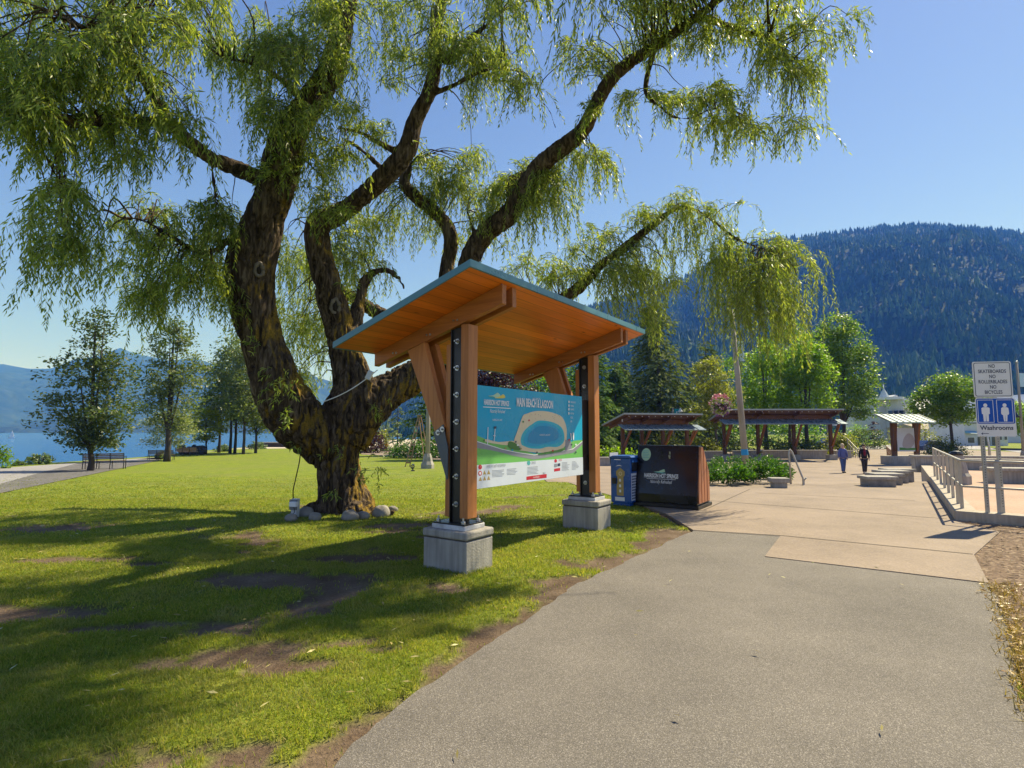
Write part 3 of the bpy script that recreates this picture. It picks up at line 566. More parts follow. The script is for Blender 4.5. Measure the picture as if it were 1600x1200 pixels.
def strands(P0, OUT, LEN, lmin=.085, lmax=.165, wid=.0195, gap=.034):
    LV = []; SVv = []
    for p0, o_, L in zip(P0, OUT, LEN):
        n = max(5, int(L / gap)); s = np.arange(n) * gap; k = np.exp(-s / (.22 * (1 + L * .25)))[:, None]
        sway = np.array([RNG.normal(0, .12), RNG.normal(0, .12), 0]); wob = np.stack([np.sin(s * 7 + RNG.random() * 6), np.cos(s * 6 + RNG.random() * 6), 0 * s], 1) * .11
        d = o_ * k + (np.array([0, 0, -1.]) + sway + wob) * (1 - k); d /= np.linalg.norm(d, axis=1)[:, None]
        p = p0 + np.concatenate([[[0, 0, 0]], np.cumsum(d * gap, 0)[:-1]])
        r = RNG.normal(0, 1, (n, 3)); side = np.cross(d, r); side /= np.linalg.norm(side, axis=1)[:, None]
        ld = d * RNG.uniform(.45, 1.1, (n, 1)) + side * .75 + np.array([0, 0, -.35]); ld /= np.linalg.norm(ld, axis=1)[:, None]
        ll = RNG.uniform(lmin, lmax, (n, 1)) * np.clip(1.1 - .5 * s / L, .5, 1)[:, None]
        w_ = np.cross(ld, RNG.normal(0, 1, (n, 3))); w_ /= np.linalg.norm(w_, axis=1)[:, None]; w_ *= wid * RNG.uniform(.7, 1.25, (n, 1)) / 2 * 1.1
        base = p + RNG.normal(0, .006, (n, 3)); mid = base + ld * ll * .45; tip = base + ld * ll + np.array([0, 0, -.012])
        LV.append(np.stack([base, mid + w_, tip, mid - w_], 1).reshape(-1, 3))
        sp_ = p[::3]; 
        if len(sp_) > 1:
            q = np.cross(np.diff(sp_, axis=0), [.3, .9, .2]); q /= np.linalg.norm(q, axis=1)[:, None] + 1e-9; q *= .0028
            SVv.append(np.stack([sp_[:-1] - q, sp_[:-1] + q, sp_[1:] + q * .8, sp_[1:] - q * .8], 1).reshape(-1, 3))
    return np.concatenate(LV), np.concatenate(SVv)
P0, OU, LE, BUN = [], [], [], []
def shade_bunches(n, x0, x1, y0, y1, k):  # extra willow bunches above the frame, added to shade the near left lawn
    for _ in range(n):
        b = np.array([RNG.uniform(x0, x1), RNG.uniform(y0, y1), 0]); b[0] = min(b[0], .5 * b[1]); b[2] = CH + b[1] * .80 + RNG.uniform(1.1, 2.6); BUN.append(b)
        for _ in range(k): P0.append(b + RNG.normal(0, .22, 3)); o = RNG.normal(0, .7, 3); o[2] = abs(o[2]); OU.append(o / np.linalg.norm(o)); LE.append(RNG.uniform(.5, 1.4))
def clumps(c, nmul=1.):
    u0, v0, u1, v1, yd, ys, n, l0, l1, jit = c
    n = int(n * nmul); nc = max(2, n // 9); 
    for _ in range(nc):            # strands leave the wood in bunches
        k = RNG.random(); nb = RNG.integers(5, 13); bu, bv, by = u0 + (u1 - u0) * k + RNG.normal(0, jit * .45), v0 + (v1 - v0) * k + RNG.normal(0, jit * .6), yd + RNG.normal(0, ys * .55); bl = RNG.uniform(l0, l1); ba = RNG.uniform(0, 2 * PI)
        BUN.append(at(bu, bv, max(4.5, by)))
        for _ in range(nb):
            y = by + RNG.normal(0, .12); p = at(bu + RNG.normal(0, 7), bv + RNG.normal(0, 6), max(4.5, y)); a = ba + RNG.normal(0, .8)
            P0.append(p); o = np.array([math.cos(a), math.sin(a), RNG.uniform(-.1, .75)]); OU.append(o / np.linalg.norm(o)); LE.append(np.clip(bl * RNG.uniform(.35, 1.2), l0 * .45, l1 * 1.15) * y / FPX)
for c in CL: clumps(c, 1.6 if c[4] < 8.9 else (1.0 if c[4] > 12.55 else 1.3))
for _ in range(80):  # bunches added out of view over the shelter, to cast shade on the grass
    b = np.array([RNG.uniform(-.5, 5.2), RNG.uniform(5.4, 9.5), 0]); b[0] = min(b[0], .5 * b[1]); b[2] = CH + b[1] * .80 + RNG.uniform(.7, 2.2); BUN.append(b)
    for _ in range(9): P0.append(b + RNG.normal(0, .2, 3)); o = RNG.normal(0, .7, 3); o[2] = abs(o[2]); OU.append(o / np.linalg.norm(o)); LE.append(RNG.uniform(.5, 1.3))
shade_bunches(110, 1.6, 4.6, 6.2, 9.2, 13)
# the crown above the picture
for _ in range(30):
    a = RNG.uniform(0, 2 * PI); r = 5.6 * math.sqrt(RNG.random()); b = np.array([-.6 + r * math.cos(a), 10.4 + r * math.sin(a) * .8, 0]); b[2] = 11.6 - .07 * r * r + RNG.normal(0, .5)
    if b[2] < CH + (b[1]) * .80: continue
    BUN.append(b)
    for _ in range(10):
        P0.append(b + RNG.normal(0, .2, 3)); o = np.array([math.cos(a), math.sin(a), .5]) + RNG.normal(0, .4, 3); OU.append(o / np.linalg.norm(o)); LE.append(RNG.uniform(.6, 1.7))
LV, SV = strands(np.array(P0), np.array(OU), np.array(LE))
WLEAF = leafmat('willow_leaf', (.075, .145, .024), (.36, .42, .11), .52, .42, (1.7, 1.6, .65), .32)
print('willow leaves', len(LV) // 4)
LIMBP = np.concatenate([limb3(L)[0] for L in LIMBS[:22]]); bb = MB()
for p in BUN:      # a small branch feeds every bunch of strands
    dd = np.linalg.norm(LIMBP - p - np.array([0, 0, .25]), axis=1) + RNG.uniform(0, .25, len(LIMBP)); j = int(np.argmin(dd)); a = LIMBP[j]; L = np.linalg.norm(a - p)
    if L > 2.4: continue
    m1 = a + (p - a) * .35 + np.array([0, 0, .16 * L]) + RNG.normal(0, .05 * L, 3); m2 = a + (p - a) * .72 + np.array([0, 0, .15 * L]) + RNG.normal(0, .05 * L, 3)
    bb.tube(crom([a, m1, m2, p], 3) - TB, np.linspace(.007 + .006 * L, .004, 10), 5)
bb.build('branches', BARKW, willow, True)
cr = fast_mesh('crown', LV - TB, 4, WLEAF, willow)
fast_mesh('twigs', SV - TB, 4, mk('willow_twig', (.16, .15, .05), .7), cr)
# small shoots on the trunk
P1, O1, L1 = [], [], []
for (u, v_, y, n, l) in ((440, 620, 10.0, 10, .3), (450, 650, 10, 10, .3), (575, 745, 10.75, 8, .3), (583, 725, 10.8, 8, .35), (520, 770, 10.6, 6, .25), (530, 705, 10.7, 8, .2), (430, 590, 9.9, 8, .3), (455, 600, 10.1, 8, .3), (410, 270, 9.4, 10, .35), (585, 640, 10.9, 8, .3), (400, 540, 9.9, 8, .2), (545, 440, 10.6, 8, .3), (555, 350, 10.5, 8, .3), (690, 575, 11.3, 10, .4), (455, 700, 10.3, 5, .2)):
    for _ in range(n):
        P1.append(at(u + RNG.normal(0, 9), v_ + RNG.normal(0, 8), y)); o = np.array([RNG.normal(0, .7), -1, RNG.uniform(-.2, .8)]); O1.append(o / np.linalg.norm(o)); L1.append(RNG.uniform(.5, 1.2) * l)
lv, sv = strands(np.array(P1), np.array(O1), np.array(L1)); fast_mesh('trunk_shoots', lv - TB, 4, WLEAF, willow)

# ------------------------------------------------------------------ other trees
def leafcloud(C, r, n, size, flat=.5, droop=0.):
    """n leaves scattered round each clump centre"""
    C = np.asarray(C, float); c = np.repeat(C, n, 0); m = len(c); p = c + RNG.normal(0, 1, (m, 3)) * np.array([r, r, r * .7])
    nrm = RNG.normal(0, 1, (m, 3)); nrm[:, 2] = np.abs(nrm[:, 2]) + flat; nrm /= np.linalg.norm(nrm, axis=1)[:, None]
    a = np.cross(nrm, RNG.normal(0, 1, (m, 3))); a /= np.linalg.norm(a, axis=1)[:, None]; b = np.cross(nrm, a); s = size * RNG.uniform(.6, 1.3, (m, 1)); a = a * s; b = b * s * .55
    a[:, 2] -= droop * s[:, 0]
    return np.stack([p - a * .5, p + b * .5, p + a * .6, p - b * .5], 1).reshape(-1, 3)
def broadleaf(name, label, base, lobes, h0, trunk_r, mats, nclump, nleaf, size, rc, group=None, bark=None, flat=.5, stems=1, cat='tree', hollow=.55, full=1.7):
    """lobes: (x, y, z, rx, ry, rz) from the base"""
    T = thing(name, label, cat, base, 0, group); lob = np.array(lobes, float); w = lob[:, 3] * lob[:, 4] + lob[:, 3] * lob[:, 5]; w /= w.sum()
    tb = MB(); top = lob[:, 2].max()
    for s in range(stems):
        x0 = (s - (stems - 1) / 2) * trunk_r * 4; cx, cy = lob[:, 0].mean(), lob[:, 1].mean()
        tb.tube([(x0, 0, -.15), (x0 + .03, .02, h0 * .5), (x0 + cx * .3, cy * .3, h0), (cx * .8, cy * .8, top * .75), (cx, cy, top)], [trunk_r * 1.35, trunk_r, trunk_r * .85, trunk_r * .45, trunk_r * .12], 8)
    for l in lob: tb.tube([(0, 0, h0 * .9), (l[0] * .5, l[1] * .5, (h0 + l[2]) / 2), (l[0], l[1], l[2] + l[5] * .4)], [trunk_r * .55, trunk_r * .35, trunk_r * .08], 6)
    tb.build('trunk', bark or BARK, T, True)
    C = []
    nclump = int(nclump * full); nleaf = int(nleaf * 1.25)
    while len(C) < nclump:
        l = lob[RNG.choice(len(lob), p=w)]; d = RNG.normal(0, 1, 3); d /= np.linalg.norm(d); k = RNG.uniform(hollow, 1.03) * (1 + .22 * (mnoise.noise(Vector(d * 2.1) + Vector((l[0], l[1], l[2]))))); p = l[:3] + d * l[3:] * k
        if p[2] > h0 * .45: C.append(p)
    fast_mesh('crown', leafcloud(C, rc, nleaf, size, flat), 4, mats, T); return T
BARK = mk('grey_bark', (.13, .10, .08), .9, .4, 6, .8, 20, stretch=(1, 1, .25))
BARKD = mk('dark_bark', (.05, .04, .033), .9, .4, 6, .8, 20, stretch=(1, 1, .25))
BARKP = mk('pale_bark', (.30, .27, .23), .85, .3, 6, .5, 20, stretch=(1, 1, .3))
def conifer(name, label, base, h, r, n, mat, group=None, droop=.35, size=.34, z0=.06, cat='tree', tr=.012, shape=1., lean=0.):
    T = thing(name, label, cat, base, 0, group); tb = MB(); tb.tube([(0, 0, -.2), (lean * .3, 0, h * .5), (lean, 0, h)], [h * tr * 1.6, h * tr, .02], 8); tb.build('trunk', BARKD, T, True)
    bb = MB(); V = []; nb = int(n / 46)
    for i in range(nb):
        k = z0 + (1 - z0) * (RNG.random() ** 1.15); a = RNG.uniform(0, 2 * PI); L = r * (1 - k) ** (.75 / shape) * RNG.uniform(.6, 1.12) + .12; m_ = max(6, int(46 * L / r * 1.3)); s = np.sort(RNG.random(m_)) ** .8
        d = np.array([math.cos(a), math.sin(a)]); z = h * k + L * (.18 * s - droop * s * s * 1.3); p = np.stack([d[0] * L * s + lean * k, d[1] * L * s, z], 1) + RNG.normal(0, .05 + .03 * r, (m_, 3)) * np.array([1, 1, .5])
        sd = RNG.choice([-1, 1], m_)[:, None]; ax = np.stack([d[0] * .8 - d[1] * sd[:, 0] * .7, d[1] * .8 + d[0] * sd[:, 0] * .7, np.full(m_, -.35) - .3 * RNG.random(m_)], 1); ax += RNG.normal(0, .2, (m_, 3)); ax /= np.linalg.norm(ax, axis=1)[:, None]
        w = np.cross(ax, np.array([0, 0, 1.]) + RNG.normal(0, .5, (m_, 3))); w /= np.linalg.norm(w, axis=1)[:, None]; sz = size * RNG.uniform(.6, 1.3, (m_, 1)); ax = ax * sz; w = w * sz * .2
        V.append(np.stack([p, p + ax * .5 + w, p + ax, p + ax * .5 - w], 1).reshape(-1, 3))
    fast_mesh('crown', np.concatenate(V), 4, mat, T); return T
def bush(name, label, base, rx, ry, h, mat, n, size, cat='shrub', group=None, box=0., rc=None):
    T = thing(name, label, cat, base, 0, group); C = []
    for _ in range(n):
        if box: p = np.array([RNG.uniform(-1, 1), RNG.uniform(-1, 1), RNG.uniform(.05, 1)]); q = RNG.integers(0, 4); p[2] = 1 if q == 0 else p[2]; p[1] = -1 if q == 1 else p[1]; p[0] = (-1 if RNG.random() < .5 else 1) if q == 2 else p[0]; p += RNG.normal(0, .05, 3)
        else:
            d = RNG.normal(0, 1, 3); d[2] = abs(d[2]); d /= np.linalg.norm(d); p = d * RNG.uniform(.55, 1.05) * (1 + .2 * mnoise.noise(Vector(d * 2.5) + Vector(tuple(map(float, base)))))
        C.append(p * [rx, ry, h])
    f = fast_mesh('foliage', leafcloud(C, rc or max(rx, h) * .09, 14, size, .4), 4, mat, T)
    s = MB()
    for k in range(7):
        a = k * .9; s.tube([(0, 0, -.1), (rx * .3 * math.cos(a), ry * .3 * math.sin(a), h * .4), (rx * .7 * math.cos(a), ry * .7 * math.sin(a), h * .75)], [.03, .02, .008], 5)
    s.build('stems', BARKD, T); return T
LM = dict(
 dark=leafmat('dark_leaf', (.035, .065, .018), (.14, .17, .065), .35), olive=leafmat('olive_leaf', (.07, .105, .03), (.22, .24, .10), .4),
 mid=leafmat('mid_leaf', (.05, .115, .012), (.17, .26, .03), .5), bright=leafmat('bright_leaf', (.10, .20, .014), (.29, .38, .035), .55),
 maple=leafmat('maple_leaf', (.05, .12, .014), (.23, .31, .04), .45), cream=leafmat('cream_leaf', (.08, .13, .03), (.50, .50, .30), .3), yellow=leafmat('yellow_leaf', (.17, .20, .015), (.36, .36, .03), .5),
 purple=leafmat('purple_leaf', (.022, .012, .014), (.085, .035, .03), .25, tcol=(1.6, .8, .7)), cedar=leafmat('cedar_needle', (.06, .09, .03), (.21, .24, .10), .25, .8, spec=.08), spruce=leafmat('spruce_needle', (.045, .095, .03), (.16, .23, .07), .25, .8, spec=.08),
 juniper=leafmat('juniper_needle', (.03, .085, .010), (.10, .20, .022), .35), hedge=leafmat('hedge_leaf', (.03, .06, .012), (.13, .16, .025), .35), grey=leafmat('greygreen_leaf', (.09, .13, .06), (.2, .25, .12), .35), gold=leafmat('gold_leaf', (.13, .15, .02), (.33, .31, .06), .4))
def Gy(u, Y):
    x = (u - 800) / FPX * Y; return (x, Y, float(H(x, Y)))
def px(n, Y): return n * Y / FPX
# lakeside trees on the left
b = G(141, 736); s = b[1] / FPX
broadleaf('poplar_tree', 'dark tall poplar at the lakeside behind the nearest bench, leftmost of the big trees', b, [(-8 * s, 0, 205 * s, 34 * s, 30 * s, 45 * s), (-30 * s, 0, 150 * s, 44 * s, 44 * s, 42 * s), (22 * s, 8 * s, 150 * s, 40 * s, 42 * s, 46 * s), (-28 * s, 0, 85 * s, 52 * s, 50 * s, 38 * s), (28 * s, -5 * s, 90 * s, 44 * s, 48 * s, 40 * s), (0, 0, 60 * s, 44 * s, 42 * s, 20 * s), (6 * s, 0, 44 * s, 46 * s, 40 * s, 13 * s), (-58 * s, 0, 112 * s, 28 * s, 26 * s, 12 * s), (8 * s, 0, 235 * s, 18 * s, 18 * s, 22 * s)], 30 * s, .13, LM['dark'], 330, 22, .17, .20, 'tall lakeside trees', BARKD, hollow=.3, full=1.15)
b = np.array(Gy(265, 43)); s = 43 / FPX
broadleaf('poplar_tree', 'tall olive poplar at the lakeside behind the pale dogwood', b, [(-5 * s, 0, 180 * s, 36 * s, 30 * s, 38 * s), (20 * s, 0, 130 * s, 46 * s, 40 * s, 42 * s), (-22 * s, 0, 120 * s, 40 * s, 40 * s, 42 * s), (0, 0, 75 * s, 50 * s, 44 * s, 34 * s), (10 * s, 0, 205 * s, 20 * s, 20 * s, 22 * s)], 45 * s, .2, LM['olive'], 270, 22, .22, .28, 'tall lakeside trees', BARKD, hollow=.3, full=1.15)
for i, (u, Y, hh, sx, mt, lab) in enumerate(((345, 62, 165, 34, 'olive', 'slim leafy tree between the yellow tree and the paired trunks by the beach'), (366, 60, 215, 34, 'olive', 'tall twin stemmed tree at the beach edge left of the willow trunk'), (383, 58, 185, 36, 'olive', 'single stemmed leafy tree just left of the leaning willow trunk'), (402, 61, 120, 26, 'olive', 'smallest slim tree right of the other beach trees, by the willow trunk'))):
    s = Y / FPX; k = hh / 200
    broadleaf('beach_tree', lab, Gy(u, Y), [(0, 0, 150 * k * s, sx * .8 * s, 30 * s, 45 * k * s), (-10 * s, 0, 100 * k * s, sx * s, 34 * s, 45 * k * s), (10 * s, 0, 80 * k * s, sx * s, 34 * s, 30 * k * s)], 50 * s * k, .13, LM[mt], 130, 20, .30, .42, 'trees at the beach edge', BARKD, stems=2 if i == 1 else 1, hollow=.3)
b = G(263, 720); s = b[1] / FPX
broadleaf('dogwood_tree', 'small dogwood with cream flowering tiers and thin trunk behind the second bench', b, [(-8 * s, 0, 30 * s, 34 * s, 34 * s, 7 * s), (8 * s, 0, 44 * s, 34 * s, 34 * s, 7 * s), (-6 * s, 0, 58 * s, 38 * s, 36 * s, 8 * s), (4 * s, 0, 70 * s, 26 * s, 26 * s, 7 * s)], 22 * s, .07, LM['cream'], 130, 22, .17, .22, None, BARKD, 1.3)
b = np.array(Gy(325, 58)); s = 58 / FPX
broadleaf('yellow_tree', 'small golden leaved tree with flat tiers on the lawn edge', b, [(-4 * s, 0, 60 * s, 20 * s, 20 * s, 8 * s), (6 * s, 0, 40 * s, 26 * s, 22 * s, 8 * s), (-8 * s, 0, 48 * s, 20 * s, 20 * s, 8 * s), (0, 0, 26 * s, 16 * s, 16 * s, 5 * s)], 16 * s, .09, LM['yellow'], 90, 22, .26, .3, None, BARKD, 1.3)
for u, Y, rx, h_, mt, lab in ((-4, 30, 28, 40, 'mid', 'bright green shrub at the left edge of the lakeside path'), (68, 37, 17, 18, 'grey', 'small grey green shrub between path and lake'), (37, 35, 9, 6, 'grey', 'tiny low plant on the lake bank left of the grey green shrub'), (258, 50, 9, 10, 'grey', 'wispy plant on the bank beside the second bench'), (352, 66, 12, 10, 'grey', 'low weeds round the beach tree trunks'), (405, 75, 14, 12, 'grey', 'low scrub at the far beach edge')):
    s = Y / FPX; bush('bank_shrub', lab, Gy(u, Y), rx * s, rx * s, h_ * s, LM[mt], 70, .16 if Y < 40 else .25, group='shrubs along the lake bank')
# behind the shelter
b = np.array(Gy(580, 62)); s = 62 / FPX; bush('purple_shrub', 'rounded purple leaved shrub beside the willow trunk, across the path', b, 27 * s, 24 * s, 36 * s, LM['purple'], 150, .26)
bush('yellow_shrub', 'yellow green shrub peeping over the purple shrub', Gy(596, 66), 16 * s, 14 * s, 44 * s, LM['gold'], 60, .26)
b = np.array(Gy(655, 50)); s = 50 / FPX; bush('low_hedge', 'low clipped green hedge behind the wooden ladder', b, 55 * s, 20 * s, 26 * s, LM['juniper'], 260, .2, 'hedge', rc=.3)
conifer('dark_conifer', 'dark bushy conifer behind the ladder and lamp post', Gy(668, 56), 9.2, 3.4, 5200, LM['spruce'], droop=.2, size=.42)
conifer('pointed_conifer', 'small pale pointed conifer far off by the red seated person', Gy(608, 130), 5.6, 1.5, 900, LM['grey'], size=.5); conifer('pale_conifer', 'thin pale conifer left of the dark bushy conifer', Gy(622, 95), 7.6, 1.7, 1100, LM['grey'], size=.45)
s = 48 / FPX; broadleaf('plum_tree', 'dark red leaved plum tree showing above the map board', Gy(765, 48), [(-40 * s, 0, 105 * s, 45 * s, 40 * s, 34 * s), (25 * s, 0, 110 * s, 50 * s, 40 * s, 36 * s), (-5 * s, 0, 135 * s, 40 * s, 40 * s, 26 * s)], 50 * s, .2, LM['purple'], 150, 24, .26, .4, None, BARKD)
s = 54 / FPX; broadleaf('leafy_tree', 'mid green leafy tree behind the far post of the map shelter', Gy(845, 54), [(-30 * s, 0, 90 * s, 50 * s, 40 * s, 60 * s), (40 * s, 0, 80 * s, 45 * s, 40 * s, 60 * s)], 40 * s, .2, LM['mid'], 150, 24, .3, .45, None, BARKD)
conifer('spruce_tree', 'dense green spruce right of the map shelter', Gy(925, 52), 12.6, 3.6, 12000, LM['spruce'], 'evergreens behind the far shelters', .28, .45, .02)
conifer('cedar_tree', 'big dark cedar with long drooping boughs behind the left far shelter', Gy(1030, 62), 17.0, 6.2, 17000, LM['cedar'], 'evergreens behind the far shelters', .42, .6, .04, shape=1.35)
conifer('light_conifer', 'lighter green conifer between the spruce and the biggest cedar', Gy(962, 57), 9.6, 3.2, 8000, LM['spruce'], 'evergreens behind the far shelters', .35, .5, .02, shape=1.2)
conifer('cedar_tree', 'dark cedar showing right of the biggest cedar behind flower basket', Gy(1105, 70), 14.0, 4.6, 6000, LM['cedar'], 'evergreens behind the far shelters', .4, .6, .04, shape=1.2)
conifer('cedar_tree', 'dark cedar filling the gap between spruce and biggest cedar', Gy(975, 70), 11.5, 4.0, 8000, LM['cedar'], 'evergreens behind the far shelters', .4, .55, .03, shape=1.2)
s = 56 / FPX; broadleaf('young_maple', 'small yellow green maple between the dark cedars and the lamp pole', Gy(1118, 56), [(-8 * s, 0, 125 * s, 26 * s, 24 * s, 28 * s), (8 * s, 0, 90 * s, 32 * s, 28 * s, 32 * s), (-10 * s, 0, 70 * s, 26 * s, 26 * s, 28 * s)], 40 * s, .13, LM['gold'], 110, 24, .26, .32, 'leafy trees behind the far shelters')
for u, Y, lob, mt, nc, lab in ((1195, 62, [(0, 0, 110, 36, 34, 46), (-8, 0, 70, 36, 30, 30), (6, 0, 150, 24, 24, 26)], 'bright', 140, 'bright green tree right of the lamp pole behind the right far shelter'), (1258, 60, [(0, 0, 90, 46, 40, 44), (-12, 0, 135, 30, 30, 34), (14, 0, 130, 30, 30, 36), (6, 0, 165, 22, 22, 24)], 'bright', 200, 'bright upright tree standing over the middle of the right far shelter'), (1316, 66, [(0, 0, 100, 54, 46, 50), (-24, 0, 160, 40, 40, 36), (10, 0, 165, 38, 36, 38), (-2, 0, 195, 26, 26, 24), (28, 0, 125, 32, 32, 40), (22, 0, 75, 34, 32, 26)], 'maple', 330, 'broad dense maple at the right end of the right far shelter'), (1232, 76, [(0, 0, 150, 44, 40, 46), (0, 0, 100, 50, 40, 40), (16, 0, 185, 24, 24, 24)], 'mid', 160, 'darker green tree behind the two bright trees'), (1160, 78, [(0, 0, 110, 60, 40, 50), (40, 0, 60, 60, 40, 40)], 'mid', 150, 'green tree low behind the lamp pole and the two shelters')):
    s = Y / FPX; broadleaf('park_tree', lab, Gy(u, Y), [tuple(c * s for c in l) for l in lob], 45 * s, .22, LM[mt], nc, 26, .30, .36, 'leafy trees behind the far shelters', BARKD)
b = Gy(1484, 50); s = 50 / FPX
broadleaf('round_maple', 'small round maple with a bare trunk left of the washroom sign', b, [(-30 * s, 0, 82 * s, 32 * s, 30 * s, 24 * s), (10 * s, 0, 108 * s, 34 * s, 32 * s, 24 * s), (28 * s, 0, 84 * s, 32 * s, 32 * s, 32 * s), (-6 * s, 0, 74 * s, 36 * s, 34 * s, 20 * s), (-14 * s, 0, 112 * s, 26 * s, 24 * s, 18 * s)], 62 * s, .13, LM['maple'], 260, 24, .22, .26, None, BARKD)
b = Gy(1474, 49); s = 49 / FPX; bush('clipped_shrub', 'low rounded clipped shrub under the round maple', b, 34 * s, 20 * s, 34 * s, LM['hedge'], 300, .13)
s = 75 / FPX; broadleaf('street_tree', 'yellow green street tree cut off at the right edge of the picture', Gy(1593, 75), [(0, 0, 55 * s, 22 * s, 20 * s, 20 * s), (6 * s, 0, 36 * s, 20 * s, 20 * s, 14 * s)], 24 * s, .12, LM['bright'], 80, 22, .3, .4)
s = 70 / FPX
for u, Y, rx, h_, mt, lab, bx in ((1160, 56, 60, 20, 'hedge', 'long dark hedge behind the lamp pole and far shelters', 1), (1250, 58, 44, 24, 'dark', 'dark shrubs behind the benches of the right far shelter', 0), (1310, 55, 13, 28, 'gold', 'clipped yellow green hedge block behind the walking woman', 1), (1352, 78, 20, 26, 'hedge', 'clipped hedge at the end of the plaza behind the walkers', 1), (1040, 52, 22, 34, 'gold', 'pale yellow flowering shrub behind the left far shelter', 0), (960, 48, 34, 16, 'bright', 'low bright ground plants left of the left far shelter', 0), (1098, 53, 26, 28, 'gold', 'pale flowering shrub between the two far shelters', 0), (1430, 90, 40, 40, 'gold', 'yellow green shrubs behind the second map shelter', 0), (1336, 92, 30, 36, 'bright', 'yellow green shrubs beyond the plaza hedge', 0)):
    s = Y / FPX; bush('plaza_shrub', lab, Gy(u, Y), rx * s, 14 * s, h_ * s, LM[mt], 150, .24, 'hedge' if bx else 'shrub', 'hedges and shrubs round the lower plaza', bx, rc=.3)
bush('tall_thicket', 'tall green thicket far behind the right far shelter', Gy(1190, 98), 15, 3, 5.2, LM['mid'], 420, .45, 'shrub', rc=.6); bush('tall_thicket', 'lower olive thicket far behind the lamp pole and left far shelter', Gy(1060, 104), 11, 3, 4.4, LM['olive'], 300, .45, 'shrub', rc=.6)
s = 80 / FPX; conifer('cypress_tree', 'slim dark red brown cypress beside the white hotel', Gy(1364, 85), 4.0, .8, 900, LM['purple'], size=.3, shape=2.)
# juniper round the lamp pole
JB = np.array(G(1160, 752)); jt = thing('juniper_bed', 'spreading bright green juniper round the foot of the weathered lamp pole', 'shrub', JB); Cj = []; V = []
for (cu, cv, ru, hh) in ((1125, 748, 26, .55), (1138, 757, 24, .42), (1190, 754, 24, .5), (1205, 742, 26, .6), (1140, 735, 30, .7), (1180, 733, 30, .7), (1215, 750, 14, .45), (1110, 742, 16, .5)):
    c_ = np.array(G(cu, cv)); rr = ru * c_[1] / FPX
    for _ in range(85):
        a = RNG.uniform(0, 2 * PI); k = math.sqrt(RNG.random()); p = c_ + [rr * k * math.cos(a), rr * k * math.sin(a) * .8, hh * 1.3 * (1 - k * k * .8) * RNG.uniform(.5, 1)]; L = RNG.uniform(.2, .42); d = np.array([math.cos(a), math.sin(a), RNG.uniform(.1, .6)]); d /= np.linalg.norm(d)
        n = 26; q = p + d * L * RNG.random((n, 1)) + RNG.normal(0, .035, (n, 3)); ax = d + RNG.normal(0, .55, (n, 3)); ax /= np.linalg.norm(ax, axis=1)[:, None]; w = np.cross(ax, RNG.normal(0, 1, (n, 3))); w /= np.linalg.norm(w, axis=1)[:, None]
        ax *= .13; w *= .022; V.append(np.stack([q, q + ax * .5 + w, q + ax, q + ax * .5 - w], 1).reshape(-1, 3))
fast_mesh('foliage', np.concatenate(V) - JB, 4, LM['juniper'], jt)
s_ = MB()
for k in range(9): a = k * .7; s_.tube([(0, 0, -.05), (.5 * math.cos(a), .4 * math.sin(a), .2), (1.1 * math.cos(a), .6 * math.sin(a), .4)], [.03, .02, .01], 5)
s_.build('stems', BARKD, jt)
# ------------------------------------------------------------------ materials of made things
CEDAR = dict(x=woodmat('cedar_beam_x', (.50, .19, .05), (.32, .105, .026), 'x'), y=woodmat('cedar_beam_y', (.50, .19, .05), (.32, .105, .026), 'y'), z=woodmat('cedar_beam_z', (.56, .235, .075), (.38, .14, .04), 'z'))
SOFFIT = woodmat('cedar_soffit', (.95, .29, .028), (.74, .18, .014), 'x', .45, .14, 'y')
BLACK = mk('black_paint', (.010, .010, .011), .35, .25, 3, .1, 60); GUSSET = mk('grey_steel', (.09, .105, .125), .45, .2, 4, metal=.4)
GALV = mk('galvanised', (.45, .45, .44), .35, .25, 9, metal=.85); CEMENT = mk('cast_concrete', (.36, .335, .295), .9, .16, 3, .35, 40, streak=.55)
CEMENTD = mk('dark_joint', (.09, .08, .07), .95); TEAL = mk('teal_fascia', (.075, .20, .255), .35, .15, 3, .05, 30); METALROOF = mk('standing_seam', (.20, .29, .31), .35, .12, 2, metal=.3)
def flat(name, col, rough=.45, var=.04): return mk(name, col, rough, var, 3, spec=.22)
BLUE1 = flat('board_blue', (.000, .37, .60), .3); BLUE2 = flat('lagoon_blue', (.000, .26, .50), .3); BLUE3 = flat('lagoon_rim', (.01, .45, .58), .3); SAND = flat('board_sand', (.75, .62, .42), .35)
GREEN1 = flat('board_green', (.17, .50, .12), .35); GREEN2 = flat('board_dark_green', (.06, .2, .05), .35); GREY1 = flat('board_road', (.27, .28, .32), .35); PALE = flat('board_pale', (.66, .72, .80), .35); WHITE = flat('white_print', (.82, .82, .82), .4)
RED = flat('red_print', (.55, .03, .05), .4); INK = flat('dark_print', (.05, .06, .10), .5); GREYTXT = flat('grey_print', (.25, .28, .33), .5); OCHRE = flat('ochre_print', (.45, .33, .12), .45); YEL = flat('yellow_print', (.75, .62, .12), .45); TEALP = flat('teal_print', (.10, .42, .42), .45)
LIGHTGREEN = flat('pale_green_print', (.45, .65, .45), .4)
BOARDMATS = [BLUE1, BLUE2, BLUE3, SAND, GREEN1, GREEN2, GREY1, PALE, WHITE, RED, INK, GREYTXT, OCHRE, YEL, TEALP, LIGHTGREEN]
B_ = {n: i for i, n in enumerate('blue1 blue2 blue3 sand green1 green2 grey pale white red ink gtxt ochre yel teal lgreen'.split())}

